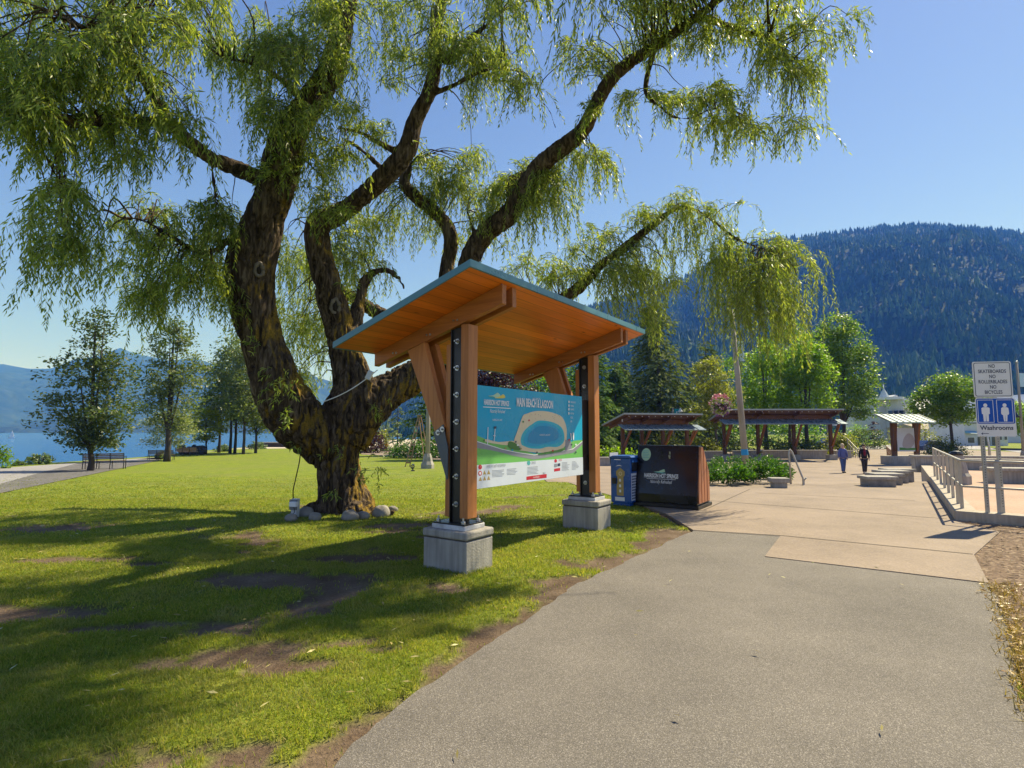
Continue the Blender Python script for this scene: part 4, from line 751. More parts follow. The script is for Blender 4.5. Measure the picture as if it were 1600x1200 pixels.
TH = math.atan2(TA[1], TA[0]); KO = np.array([-.640, 6.730, 0])
def poly_top(mb, pts, z, mi, f):
    """a flat shape on a face: f maps (s, t, lift) to 3-D"""
    mb.add([f(a, b, z) for a, b in pts], [list(range(len(pts)))], mi)
def ell(cx, cy, rx, ry, n=28, a0=0, a1=2 * PI): return [(cx + rx * math.cos(a0 + (a1 - a0) * i / n), cy + ry * math.sin(a0 + (a1 - a0) * i / n)) for i in range(n)]
def smooth(pts, n=5):
    P = np.array(pts + pts[:1], float); m = len(pts); out = []
    for i in range(m):
        a, b, c, d = (np.array(pts[(i + k) % m], float) for k in (-1, 0, 1, 2))
        for k in range(n):
            t = k / n; out.append(tuple(.5 * (2 * b + (c - a) * t + (2 * a - 5 * b + 4 * c - d) * t * t + (3 * b - 3 * c + d - a) * t ** 3)))
    return out
kiosk = thing('map_shelter', 'near cedar map shelter with sloping roof and blue lagoon map on concrete footings', 'shelter', (KO[0], KO[1], 0), TH)
PX = (0., 3.34)
def soff(y): return 2.644 + (1.42 - y) * .3045
for i, x in enumerate(PX):
    q = MB(); q.box((x - .25, -.325, -.2), (x + .25, .325, .355)); fo = q.build('concrete_footing', CEMENT, kiosk, bevel=.012)
    q = MB(); q.box((x - .235, -.31, .353), (x + .235, .31, .372)); q.build('joint', CEMENTD, fo)
    q = MB(); q.box((x - .262, -.337, .372), (x + .262, .337, .462)); q.build('cap', CEMENT, fo, bevel=.02)
    q = MB(); q.box((x - .19, -.25, .462), (x + .19, .25, .515)); q.build('grout_pad', mk('pale_grout', (.5, .5, .5), .7, .25, 8, .4, 30), fo, bevel=.006)
    q = MB(); q.box((x - .18, -.24, .515), (x + .18, .24, .532)); bp = q.build('base_plate', BLACK, kiosk, bevel=.003)
    for bx in (-.14, .14):
        for by in (-.19, .19):
            q = MB(); q.tube([(x + bx, by, .532), (x + bx, by, .60)], .012, 8); q.lathe([(.028, 0), (.028, .022), (.024, .03)], (x + bx, by, .533), 6); q.build('anchor_bolt', GALV, bp)
    q = MB(); q.box((x - .055, -.105, .53), (x + .035, .072, 2.86)); q.box((x - .085, .060, .53), (x + .085, .074, 2.84)); q.box((x - .085, -.102, .53), (x + .085, -.088, 2.84)); st = q.build('steel_post', BLACK, kiosk, bevel=.003)
    for k in range(7 if i else 7):
        z = .74 + k * .325; q = MB(); q.tube([(x - .055, -.012, z), (x - .115, -.012, z)], .011, 8); q.tube([(x - .056, -.012, z), (x - .064, -.012, z)], .034, 12); q.tube([(x - .064, -.012, z), (x - .082, -.012, z)], .021, 6)
        q.build('bolt', GALV, st)
    q = MB(); q.box((x - .105, -.222, .585), (x + .075, -.106, soff(-.16) - .245)); q.build('timber_post', CEDAR['z'], kiosk, bevel=.006)
    q = MB(); q.box((x - .075, .078, .585), (x + .095, .150, 2.66)); q.build('timber_post', CEDAR['z'], kiosk, bevel=.006)
    for x0 in (x - .105, x + .10):
        q = MB(); pts = [(1.41, 2.475), (1.41, soff(1.41) - .001), (-.715, soff(-.715) - .001), (-.715, 3.058)]; q.prism([(a, b) for a, b in pts], 'x', x0, x0 + .082); bm_ = q.build('roof_beam', CEDAR['y'], kiosk, bevel=.005)
        if x0 < x:
            for yb in (1.02, .42, -.02):
                for dy in (-.03, .03):
                    zz = soff(yb) - .14; q = MB(); q.tube([(x0, yb + dy, zz), (x0 - .012, yb + dy, zz)], .014, 8); q.build('bolt', GALV, bm_)
        q = MB(); q.prism([(.79, soff(.79) - .20), (.50, soff(.50) - .20), (.135, 1.66), (.285, 1.555)], 'x', x0 + .001, x0 + .081); q.build('brace', CEDAR['z'], kiosk, bevel=.005)
    q = MB(); q.prism([(.30, 1.70), (.20, 1.74), (.075, 1.55), (.075, 1.02), (.10, 1.02), (.30, 1.56)], 'x', x - .012, x + .012); gs = q.build('gusset_plate', GUSSET, kiosk)
    q = MB(); q.prism([(.315, 1.585), (.155, 1.685), (.075, 1.40), (.075, 1.03), (.095, 1.03)], 'x', x - .116, x - .106); q.build('gusset_plate', GUSSET, kiosk)
    for (yb, zb) in ((.235, 1.585), (.165, 1.625)):
        q = MB(); q.tube([(x - .116, yb, zb), (x - .15, yb, zb)], .012, 8); q.tube([(x - .117, yb, zb), (x - .124, yb, zb)], .035, 12); q.build('bolt', GALV, gs)
X0, X1 = -.78, 4.12; Y0, Y1 = -.79, 1.42
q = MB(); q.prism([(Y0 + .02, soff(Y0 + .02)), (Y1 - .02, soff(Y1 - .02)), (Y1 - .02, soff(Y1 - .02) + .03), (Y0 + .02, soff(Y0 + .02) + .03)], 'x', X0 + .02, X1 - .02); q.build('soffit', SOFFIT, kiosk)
q = MB(); lo, hi = -.004, .074
for xa, xb in ((X0, X0 + .019), (X1 - .019, X1)): q.prism([(Y0, soff(Y0) + lo), (Y1, soff(Y1) + lo), (Y1, soff(Y1) + hi), (Y0, soff(Y0) + hi)], 'x', xa, xb)
for ya, yb in ((Y0, Y0 + .019), (Y1 - .019, Y1)): q.prism([(ya, soff(ya) + lo), (yb, soff(yb) + lo), (yb, soff(yb) + hi), (ya, soff(ya) + hi)], 'x', X0 + .02, X1 - .02)
q.build('fascia', TEAL, kiosk)
q = MB(); q.prism([(Y0 + .021, soff(Y0) + .034), (Y1 - .021, soff(Y1) + .034), (Y1 - .021, soff(Y1) + .07), (Y0 + .021, soff(Y0) + .07)], 'x', X0 + .021, X1 - .021)
for k in range(12):
    xs_ = X0 + .2 + k * .41; q.prism([(Y0 + .03, soff(Y0) + .071), (Y1 - .03, soff(Y1) + .071), (Y1 - .03, soff(Y1) + .105), (Y0 + .03, soff(Y0) + .105)], 'x', xs_, xs_ + .02)
q.build('metal_roof', METALROOF, kiosk)
# the map board
BS0, BS1, BZ0, BZ1, BY = .137, 2.980, .900, 2.172, -.12
q = MB(); q.box((BS0, BY, BZ0), (BS1, BY + .02, BZ1)); board = q.build('map_board', BLUE1, kiosk, bevel=.003)
q = MB(); q.box((.085, BY + .012, BZ0 - .01), (BS0 - .001, BY + .075, BZ1 + .005)); q.box((BS1 + .001, BY + .03, BZ0 + .05), (3.24, BY + .075, BZ1 - .05)); q.box((BS0, BY + .021, BZ0 + .02), (BS1, BY + .06, BZ1 - .03)); q.build('board_frame', BLACK, kiosk)
# homography from the enlarged photo of the board to the board
_src = [(80, 75), (1192, 185), (1210, 1005), (80, 1165)]; _dst = [(0, 1), (1, 1), (1, 0), (0, 0)]
A_ = []; b_ = []
for (x, y), (u, v) in zip(_src, _dst): A_ += [[x, y, 1, 0, 0, 0, -u * x, -u * y], [0, 0, 0, x, y, 1, -v * x, -v * y]]; b_ += [u, v]
HM = np.append(np.linalg.solve(np.array(A_, float), np.array(b_, float)), 1).reshape(3, 3)
def bd(x, y): w = HM @ [x, y, 1]; return w[0] / w[2] * (BS1 - BS0), w[1] / w[2] * (BZ1 - BZ0)
def bf(s, t, z): return (BS0 + s, BY - z, BZ0 + t)
def bpts(pts, lim=True):
    o = [bd(*p) for p in pts]; W_, H_ = BS1 - BS0, BZ1 - BZ0
    return [(min(max(a, 0.003), W_ - .003), min(max(b, .003), H_ - .003)) for a, b in o]
q = MB()
def S_(pts, lv, c, sm=0): poly_top(q, smooth(bpts(pts), 4) if sm else bpts(pts), .0015 + .0012 * lv, B_[c], bf)
S_([(80, 590), (200, 640), (330, 668), (480, 655), (520, 690), (560, 740), (700, 790), (900, 760), (1010, 720), (1105, 650), (1200, 640), (1205, 800), (700, 800), (80, 920)][:12] + [(1208, 830), (80, 920)], 0, 'green1')
S_([(80, 655), (200, 690), (360, 740), (520, 775), (700, 800), (900, 775), (1100, 735), (1200, 655), (1203, 690), (1110, 775), (900, 815), (700, 850), (500, 815), (330, 770), (200, 745), (80, 730)], 1, 'grey')
S_([(80, 652), (200, 687), (360, 737), (520, 772), (700, 797), (900, 772), (1100, 732), (1200, 652), (1200, 660), (1102, 740), (900, 780), (700, 805), (520, 780), (360, 745), (200, 695), (80, 660)], 2, 'white')
S_([(205, 640), (330, 668), (470, 655), (490, 672), (430, 700), (320, 690), (200, 668)], 2, 'sand', 1)
S_([(575, 400), (620, 370), (700, 345), (800, 342), (900, 362), (990, 410), (1035, 540), (1020, 700), (960, 740), (860, 770), (720, 775), (600, 760), (530, 745), (490, 660), (520, 560)], 3, 'sand', 1)
S_([(565, 690), (560, 620), (600, 540), (680, 475), (740, 442), (830, 445), (920, 470), (985, 520), (1010, 600), (1000, 670), (940, 715), (840, 715), (760, 735), (660, 732), (600, 712)], 4, 'blue3', 1)
S_([(600, 690), (590, 630), (625, 560), (700, 490), (760, 465), (840, 470), (920, 500), (975, 560), (985, 620), (960, 665), (880, 690), (800, 690), (720, 712), (650, 708)], 5, 'blue1', 1)
S_([(640, 670), (630, 620), (660, 560), (740, 500), (840, 500), (920, 530), (950, 590), (930, 640), (850, 665), (740, 685)], 6, 'blue2', 1)
S_([(440, 660), (520, 690), (560, 745), (500, 750), (430, 720)], 4, 'green2', 1); S_([(750, 785), (900, 755), (1000, 740), (990, 760), (900, 780), (760, 800)], 4, 'green2', 1)
S_([(1020, 640), (1080, 650), (1090, 730), (1020, 755)], 4, 'grey')
S_([(80, 912), (300, 893), (460, 882), (740, 858), (1000, 838), (1206, 822), (1210, 1004), (80, 1163)], 5, 'pale')
for (x, y, r) in ((140, 930, 19), (140, 995, 19), (640, 885, 18), (920, 862, 14)): S_([(x + r * math.cos(a), y + r * 1.35 * math.sin(a)) for a in np.arange(14) * 2 * PI / 14], 6, 'red' if x < 600 or x > 900 else 'teal')
S_([(140 + 11 * math.cos(a), 995 + 15 * math.sin(a)) for a in np.arange(12) * 2 * PI / 12], 7, 'white')
for (x, y) in ((185, 988), (228, 985), (143, 1055), (186, 1050), (228, 1045)): S_([(x - 17, y + 20), (x + 17, y + 17), (x, y - 25)], 6, 'ochre')
S_([(618, 1028), (828, 1000), (828, 1040), (618, 1064)], 6, 'red'); S_([(905, 895), (935, 890), (935, 925), (905, 930)], 6, 'gtxt'); S_([(940, 890), (968, 886), (968, 915), (940, 920)], 6, 'ink'); S_([(905, 945), (968, 935), (968, 965), (905, 975)], 6, 'red')
for x0, x1, y0, n, st in ((262, 400, 965, 6, 13), (415, 525, 950, 5, 14), (625, 760, 930, 6, 14), (985, 1075, 880, 7, 13), (1090, 1165, 870, 7, 13)):
    for k in range(n):
        y = y0 + k * st; xe = x1 - RNG.integers(0, 40); S_([(x0, y), (xe, y - (xe - x0) * .08), (xe, y - (xe - x0) * .08 + 4), (x0, y + 4)], 6, 'gtxt')
for k in range(26):     # little marks for parasols, trees, paths
    x, y = RNG.uniform(560, 1000), RNG.uniform(355, 430); 
    if 560 < x < 1000 and (x - 780) ** 2 / 230 ** 2 + (y - 430) ** 2 / 75 ** 2 < 1: S_([(x, y), (x + 7, y), (x + 4, y + 7)], 4, ['red', 'ink', 'green2', 'ochre'][k % 4])
for (x, y, c) in ((505, 665, 'ink'), (525, 700, 'white'), (545, 720, 'grey'), (560, 735, 'ochre'), (470, 750, 'blue1'), (725, 775, 'ink'), (890, 755, 'red'), (1085, 690, 'ink'), (1130, 690, 'white'), (1130, 770, 'ink'), (1060, 640, 'red'), (180, 655, 'green2'), (400, 735, 'ochre'), (580, 455, 'green2'), (640, 440, 'red')): S_([(x - 8, y - 8), (x + 8, y - 9), (x + 8, y + 8), (x - 8, y + 9)], 6, c)
for pl in ([(215, 515), (222, 515), (218, 690), (210, 690)], [(290, 510), (296, 510), (284, 665), (277, 665)], [(1095, 565), (1110, 565), (1110, 640), (1100, 640)], [(1070, 570), (1080, 570), (1086, 640), (1078, 640)], [(270, 600), (300, 602), (300, 608), (270, 606)], [(280, 508), (305, 505), (305, 528), (280, 530)]): S_(pl, 6, 'white' if pl[0][1] != 508 else 'ink')
for k in range(18):     # swimming line
    a = PI * k / 18; x, y = 365 - 92 * math.cos(a), 660 - 78 * math.sin(a); S_([(x, y), (x + 7, y - 2), (x + 7, y + 2), (x, y + 4)], 3, 'teal')
# emblem: a wave and two hills
S_([(218, 190), (270, 183), (300, 165), (318, 157), (345, 182), (330, 200), (300, 210), (270, 196)], 3, 'lgreen', 1); S_([(285, 210), (330, 200), (372, 172), (395, 200), (380, 212), (340, 214)], 4, 'yel', 1); S_([(215, 190), (250, 196), (290, 212), (340, 216), (300, 217), (250, 204)], 5, 'teal', 1)
S_([(168, 301), (452, 314), (452, 323), (168, 309)], 3, 'white')
q.build('map_artwork', BOARDMATS, board)
q = MB()
def T_(s, x, y, hpx, c, al='CENTER', sx=.6, sh=0, bold=.0, lv=8):
    a = bd(x, y); a2 = bd(x, y + hpx); hgt = abs(a2[1] - a[1]) * 1.4; q.text(s, bf(a[0], a[1], .0015 + .0012 * lv), (1, 0, 0), (0, 0, 1), hgt, B_[c], al, sx, sh, bold)
T_('HARRISON HOT SPRINGS', 306, 265, 54, 'white', sx=.51, bold=.03); T_('Naturally Refreshed', 312, 350, 38, 'white', sx=.62, sh=.35); T_('HARRISON LAKE', 312, 440, 22, 'white', sx=.75); T_('WELCOME TO', 712, 218, 22, 'white', sx=.75); T_('MAIN BEACH & LAGOON', 707, 268, 84, 'white', sx=.53, bold=.03)
T_('HARRISON LAGOON', 805, 592, 20, 'white', sx=.8); T_('IMPORTANT SAFETY INFORMATION', 305, 918, 30, 'gtxt', sx=.5); T_('SERVICES', 690, 882, 26, 'gtxt', sx=.55); T_('PHONES', 968, 852, 20, 'red', sx=.6)
for k, (s_, y) in enumerate((('WASHROOMS', 246), ('PARKING', 285), ('SHOWERS', 322), ('FIRST AID', 365), ('PICNIC', 408), ('BIKES', 448))): T_(s_, 1068, y, 20, 'white', 'LEFT', .62)
for y in (243, 282, 320, 363): a = bd(1050, y); poly_top(q, ell(a[0], a[1], .022, .022, 12), .0135, B_['white'], bf)
T_('9-1-1', 800, 992, 20, 'ink', sx=.8, bold=.02); T_('IN AN EMERGENCY', 722, 1034, 18, 'white', sx=.6); T_('!', 140, 930, 24, 'white', sx=1)
q.build('lettering', BOARDMATS, board)

# ------------------------------------------------------------------ litter bin and recycling container
bc = G(986, 792); bin_ = thing('litter_bin', 'blue metal litter bin with yellow tower picture and white lattice beside the black container', 'litter bin', bc, TH)
BLUEP = mk('blue_enamel', (.012, .085, .33), .3, .15, 3, .05, 50)
W_, D_ = .56, .46          # local x: away from the camera along the lattice side, y: to the left
q = MB(); q.box((.0, 0, .07), (W_, D_, 1.02)); q.box((.03, .03, 0), (W_ - .03, D_ - .03, .07)); q.build('body', BLUEP, bin_, bevel=.015)
q = MB(); q.prism([(-.03, 1.022), (D_ + .02, 1.022), (D_ + .02, 1.045), (D_ - .06, 1.075), (.0, 1.075), (-.035, 1.04)], 'x', -.02, W_ + .03); q.build('lid', BLUEP, bin_, bevel=.012)
q = MB(); q.box((.07, -.012, .74), (W_ - .06, -.001, .95)); hp = q.build('opening', mk('bin_dark', (.01, .012, .02), .8), bin_); 
q = MB(); q.box((.06, -.02, .93), (W_ - .05, -.002, .965)); q.build('hood', BLUEP, bin_, bevel=.004); q = MB(); q.box((.06, -.016, .70), (W_ - .05, -.002, .735)); q.build('rim', BLUEP, bin_, bevel=.004)
q = MB(); q.box((.03, -.005, .12), (W_ - .03, -.001, .70), 0)
for k in range(9):
    for j in range(7): q.box((.055 + j * .065, -.009, .15 + k * .058), (.10 + j * .065, -.0055, .185 + k * .058), 1)
q.build('lattice_panel', [flat('bin_white', (.72, .74, .78)), mk('bin_hole', (.04, .06, .14), .7)], bin_)
fx = lambda s, t, z: (-.002 - z, D_ - s, t)
q = MB(); tw = [(.14, .22), (.30, .22), (.30, .62), (.33, .66), (.33, .74), (.23, .82), (.13, .74), (.13, .66), (.16, .62), (.16, .50), (.14, .44)]
poly_top(q, tw, .001, B_['ochre'], fx)
for c_ in ((.22, .32), (.22, .43), (.22, .55)): poly_top(q, [(c_[0] - .022, c_[1] - .03), (c_[0] + .022, c_[1] - .03), (c_[0] + .022, c_[1] + .03), (c_[0] - .022, c_[1] + .03)], .002, B_['white'], fx)
poly_top(q, ell(.23, .69, .04, .045, 14), .002, B_['sand'], fx); poly_top(q, ell(.23, .69, .025, .03, 14), .003, B_['ochre'], fx); poly_top(q, [(.10, .11), (.32, .11), (.32, .19), (.10, .19)], .001, B_['white'], fx); poly_top(q, [(.12, .84), (.20, .86), (.27, .85), (.22, .875), (.17, .87)], .001, B_['white'], fx)
poly_top(q, [(.09, .98), (.24, .98), (.24, 1.0), (.09, 1.0)], .001, B_['white'], fx)
q.build('tower_picture', BOARDMATS, bin_)
q = MB(); q.box((-.03, D_ - .14, .47), (-.002, D_ - .04, .60)); q.box((-.04, D_ - .125, .50), (-.03, D_ - .055, .57)); q.build('latch', BLACK, bin_, bevel=.004)
q = MB(); q.box((.02, D_ + .02, .9), (W_ - .1, D_ + .03, 1.13)); q.build('back_plate', flat('grey_plate', (.5, .5, .52)), bin_)
bc = G(1090, 798); cont = thing('recycling_container', 'large black bear proof recycling container with sloping front and cedar slatted side', 'recycling bin', bc, TH)
LB, DB, HB = 1.32, .92, 1.30
prof = [(0, .10), (.0, .28), (.20, HB), (.42, HB), (DB, .62), (DB, .10)]      # side profile in local x (away), z
GBLK = mk('gloss_black', (.006, .006, .008), .25, .3, 2.5, .06, 25)
q = MB(); q.prism([(a, b) for a, b in prof], 'y', .0, LB); q.build('body', GBLK, cont, bevel=.012)
q = MB(); q.box((.03, .03, -.03), (DB - .02, LB - .03, .10)); q.box((-.04, -.03, .02), (DB + .06, LB + .03, .085)); q.build('base', BLACK, cont, bevel=.006)
q = MB(); fr = lambda s, t, z: (.2 * max(0, (t - .28)) / (HB - .28) - z, LB - s, t)
poly_top(q, [(.02, .28), (LB - .02, .28), (LB - .02, HB - .02), (.02, HB - .02)], .006, 0, fr); q.build('front_panel', GBLK, cont)
for k, sx in enumerate((.55, .72)):
    q = MB()
    for t0 in (1.02, 1.11): q.add([fr(sx - .01, t0, .008), fr(sx + .02, t0, .008), fr(sx + .02, t0 + .06, .03), fr(sx - .01, t0 + .06, .03)], [(0, 1, 2, 3)])
    q.box((.14, LB - sx - .02, 1.05), (.16, LB - sx + .02, 1.09)); q.build('handle', GALV if k else BLACK, cont)
q = MB(); n_ = 4
for k in range(n_):
    x0 = .045 + k * .205; x1 = x0 + .165; xm = (x0 + x1) / 2
    top = lambda x: (HB - .03 if .2 <= x <= .42 else (.28 + (x) / .2 * (HB - .28) - .03 if x < .2 else HB - (x - .42) / (DB - .42) * (HB - .62) - .03))
    q.prism([(x0, .13), (x1, .13), (x1, top(x1)), (min(max(.2, x0), x1), top(min(max(.2, x0), x1))), (x0, top(x0))], 'y', -.028, -.002)
q.build('side_slats', woodmat('side_cedar', (.46, .20, .10), (.33, .12, .055), 'z'), cont, bevel=.004)
q = MB()
for s_ in (0,): poly_top(q, ell(.20, 1.10, .105, .135, 24), .008, B_['lgreen'], fr)
for k in range(5): poly_top(q, [(.13, 1.03 + k * .035), (.27 - .02 * (k % 2), 1.03 + k * .035), (.27 - .02 * (k % 2), 1.04 + k * .035), (.13, 1.04 + k * .035)], .010, B_['teal'], fr)
q.build('round_sticker', BOARDMATS, cont); q = MB()
poly_top(q, [(.38, .735), (.50, .755), (.58, .79), (.62, .80), (.64, .745), (.55, .73)], .008, B_['lgreen'], fr); poly_top(q, [(.38, .735), (.52, .735), (.66, .725), (.60, .71), (.48, .722)], .009, B_['teal'], fr)
ez = np.array([.2 / (HB - .28), 0, 1.]); ez /= np.linalg.norm(ez)
q.text('HARRISON HOT SPRINGS', fr(.55, .655, .009), (0, -1, 0), ez, .125, B_['white'], sx=.52, bold=.03); q.text('Naturally Refreshed', fr(.55, .535, .009), (0, -1, 0), ez, .10, B_['white'], sx=.58, shear=.35)
poly_top(q, [(.24, .59), (.87, .59), (.87, .598), (.24, .598)], .009, B_['white'], fr)
q.build('emblem', BOARDMATS, cont)
# ------------------------------------------------------------------ lamp posts, baskets, ladder
WEATH = woodmat('weathered_pole', (.42, .39, .33), (.29, .265, .22), 'z', .8, knots=False); TEALB = flat('teal_banner', (.02, .27, .30), .6); PALEB = flat('pale_banner', (.42, .62, .70), .6); BELL = mk('bell_shade', (.035, .04, .045), .35, .2, 4, metal=.5)
def banner_lamp(label, base, h, r0, r1, side, bcol, bz, foot=True, arm_z=None, bell='dark', sticker=False, dirx=(1, 0, 0), bw=.55, bh=1.3):
    T = thing('lamp_post', label, 'lamp post', base, 0, 'lamp posts with banners'); d = np.array(dirx, float) * side
    q = MB(); q.tube([(0, 0, -.2), (0, 0, h * .5), (0, 0, h)], [r0, (r0 + r1) / 2, r1], 12); q.build('pole', WEATH, T, True)
    if foot:
        q = MB(); q.lathe([(r0 * 2.6, -.1), (r0 * 2.6, .22), (r0 * 2.0, .40), (r0 * 1.7, .62), (r0 * 1.25, .8)], (0, 0, 0), 8); q.build('foot', CEMENT, T)
    for z in (bz + bh / 2 + .03, bz - bh / 2 - .03): q = MB(); q.tube([(0, 0, z), d * (r1 + bw + .1) + [0, 0, z]], .018, 6); q.build('banner_arm', BELL, T)
    q = MB(); a = d * (r1 + .08); b_ = d * (r1 + .08 + bw); n = np.array([-d[1], d[0], 0]) * .006; z0, z1 = bz - bh / 2, bz + bh / 2
    q.hexa([a + n + [0, 0, z0], b_ + n + [0, 0, z0], b_ - n + [0, 0, z0], a - n + [0, 0, z0]], [a + n + [0, 0, z1], b_ + n + [0, 0, z1], b_ - n + [0, 0, z1], a - n + [0, 0, z1]]); bn_ = q.build('banner', bcol, T)
    q = MB()
    for k, (cx, cz, r) in enumerate(((.5, .62, .14), (.45, .45, .1), (.6, .4, .12), (.5, .25, .08))):
        c_ = a + (b_ - a) * cx + [0, -.009, z0 + (z1 - z0) * cz]; q.add([c_ + [r * bw * math.cos(t_), 0, r * bw * math.sin(t_) * (1.3 if k % 2 else .7)] for t_ in np.arange(10) * .628], [list(range(10))])
    q.build('banner_print', WHITE, bn_)
    if arm_z:
        q = MB(); q.tube(crom([(0, 0, arm_z), d * .3 + [0, 0, arm_z + .32], d * .62 + [0, 0, arm_z + .34], d * .8 + [0, 0, arm_z + .12]], 5), .022, 6); q.build('lamp_arm', BELL, T, True)
        q = MB(); c_ = d * .8 + [0, 0, arm_z - .28]; q.lathe([(.03, .42), (.07, .38), (.10, .28), (.22, .12), (.30, .0), (.28, -.01)], c_, 14); q.build('lamp_shade', WHITE if bell == 'white' else BELL, T, True)
    return T
b = G(668, 732); T1 = banner_lamp('weathered lamp post with teal banner beside the wooden ladder, behind the shelter brace', b, 5.4, .14, .09, 1, TEALB, (674 - 606) / FPX * b[1] + CH - b[2] - .1, True, (674 - 585) / FPX * b[1] + CH - b[2] - .05)
b = G(1167, 744); T2 = banner_lamp('tall weathered lamp post standing in the juniper bed with a blue sticker', b, 9.3, .19, .125, 1, PALEB, (674 - 548) / FPX * b[1] + CH - b[2], False, None, bw=.26, bh=1.15); T2.rotation_euler = (0, R(-3.3), 0)
q = MB(); zz = (674 - 706) / FPX * b[1] + CH - b[2]; q.tube([(0, 0, zz - .16), (0, 0, zz + .16)], [.187, .183], 12, 0, False); q.build('blue_sticker', flat('sticker_blue', (.03, .28, .55)), T2)
q = MB(); zz = (674 - 592) / FPX * b[1] + CH - b[2]; q.bar((-.05, 0, zz), (-.95, -.02, zz - .04), .05, .03); q.build('basket_arm', flat('arm_blue', (.05, .3, .45)), T2)
bk = at(1126, 632, b[1] - .1); bkt = thing('flower_basket', 'hanging basket of pink white and violet flowers below the blue arm of the lamp pole', 'flower basket', bk, 0, None, (1.4,) * 3)
q = MB(); q.lathe([(.05, -.32), (.22, -.22), (.30, 0), (.30, .03)], (0, 0, 0), 14); q.build('basket', BARKD, bkt, True)
q = MB()
for a in (0, 2.1, 4.2): q.tube([(.29 * math.cos(a), .29 * math.sin(a), .02), (0, 0, .62)], .006, 5)
q.build('chains', BELL, bkt)
for nm, mt, n, zc, rr, zr in (('leaves', LM['bright'], 150, -.02, .38, .36), ('pink_flowers', leafmat('petal_pink', (.55, .16, .28), (.75, .45, .55), .3, tcol=(1.2, 1, 1)), 110, .08, .42, .36), ('white_flowers', leafmat('petal_white', (.6, .5, .55), (.8, .75, .75), .3, tcol=(1.1, 1, 1)), 70, -.1, .44, .34), ('violet_flowers', leafmat('petal_violet', (.10, .03, .16), (.25, .10, .30), .3, tcol=(1.1, 1, 1.1)), 60, -.2, .36, .3), ('red_flowers', leafmat('petal_red', (.5, .02, .03), (.65, .06, .08), .3, tcol=(1.1, 1, 1)), 24, .32, .22, .1)):
    d = RNG.normal(0, 1, (n, 3)); d /= np.linalg.norm(d, axis=1)[:, None]; fast_mesh(nm, leafcloud(d * [rr, rr, zr] * RNG.uniform(.7, 1.05, (n, 1)) + [0, 0, zc], .03, 6, .065, .3), 4, mt, bkt)
b = Gy(1051, 58); banner_lamp('distant lamp post with teal banner rising over the left far shelter roof', b, 4.9, .12, .08, 1, TEALB, 4.35, True, 4.75, 'white', bw=.5, bh=.9)
b = Gy(1291, 60); banner_lamp('distant lamp post with white bell shade at the end of the right far shelter', b, 3.6, .11, .08, 1, TEALB, 2.3, True, 3.35, 'white', bw=.5, bh=.9)
b = Gy(1594, 48); banner_lamp('tall grey lamp post with dark bell lamp and pale flag at right edge', b, 8.4, .12, .08, 1, PALEB, 6.9, True, None, bw=.9, bh=1.2)
LP = bpy.data.objects['lamp_post.004'] if 'lamp_post.004' in bpy.data.objects else None
if LP:
    q = MB(); q.tube(crom([(0, 0, 4.6), (-.25, 0, 4.75), (-.45, 0, 4.55), (-.45, 0, 4.1)], 5), .03, 6); q.build('lamp_arm', BELL, LP, True); q = MB(); q.lathe([(.04, .5), (.09, .4), (.16, .2), (.36, 0), (.33, -.01)], (-.45, 0, 3.65), 14); q.build('lamp_shade', BELL, LP, True); q = MB(); q.ball((0, 0, 8.47), .11, 10, 7); q.build('finial', GALV, LP, True)
b = Gy(1541, 44); T = thing('flag_pole', 'plain grey pole with a silver ball top standing behind the washroom sign', 'pole', b); q = MB(); q.tube([(0, 0, -.1), (0, 0, 1.2), (-.62, 0, 7.3)], [.11, .08, .05], 10); q.build('pole', GALV, T, True); q = MB(); q.ball((-.63, 0, 7.42), .12, 10, 8); q.build('ball', GALV, T, True)
LW = woodmat('ladder_wood', (.42, .29, .19), (.26, .16, .10), 'z', .8)
b = G(652, 729); s = b[1] / FPX; T = thing('step_ladder', 'old wooden A frame ladder standing on the lawn next to the lamp post', 'ladder', b, R(12)); q = MB(); top = np.array([.1, .05, 79 * s])
fl = [(-.62, -.30, 0), (-.62 + .25, -.05, 0)]; 
for (p, tp) in (((-.72, -.28, -.02), (.02, -.12, top[2])), ((-.46, -.22, -.02), (.14, -.10, top[2]))): q.bar(p, tp, .075, .04, 0)
for k in range(8):
    f = (k + .7) / 8.6; q.bar((-.72 + .74 * f, -.27 + .16 * f, f * top[2]), (-.46 + .60 * f, -.21 + .12 * f, f * top[2]), .03, .08)
q.build('front_ladder', LW, T); q = MB()
for (p, tp) in (((.48, .55, -.02), (.06, 0, top[2] - .1)), ((.78, .45, -.02), (.18, -.04, top[2] - .1))): q.bar(p, tp, .05, .035)
q.bar((.30, .33, top[2] * .4), (.50, .25, top[2] * .4), .03, .05); q.build('rear_legs', LW, T); q = MB(); q.box((-.05, -.2, top[2] - .02), (.24, .08, top[2] + .03)); q.build('top_step', LW, T)
b = G(645, 736); T = thing('flood_light', 'small black spotlight standing on the lawn between ladder and lamp post', 'spotlight', b); q = MB(); q.lathe([(.10, 0), (.10, .04), (.03, .06), (.03, .14)], (0, 0, 0), 10); q.build('foot', BLACK, T); q = MB(); q.tube([(0, -.14, .22), (0, -.12, .22), (0, .10, .30)], [.10, .11, .06], 12); q.build('lamp_housing', BLACK, T); q = MB(); q.tube([(0, -.146, .217), (0, -.142, .218)], [.085, .085], 12); q.build('lens', GALV, T)

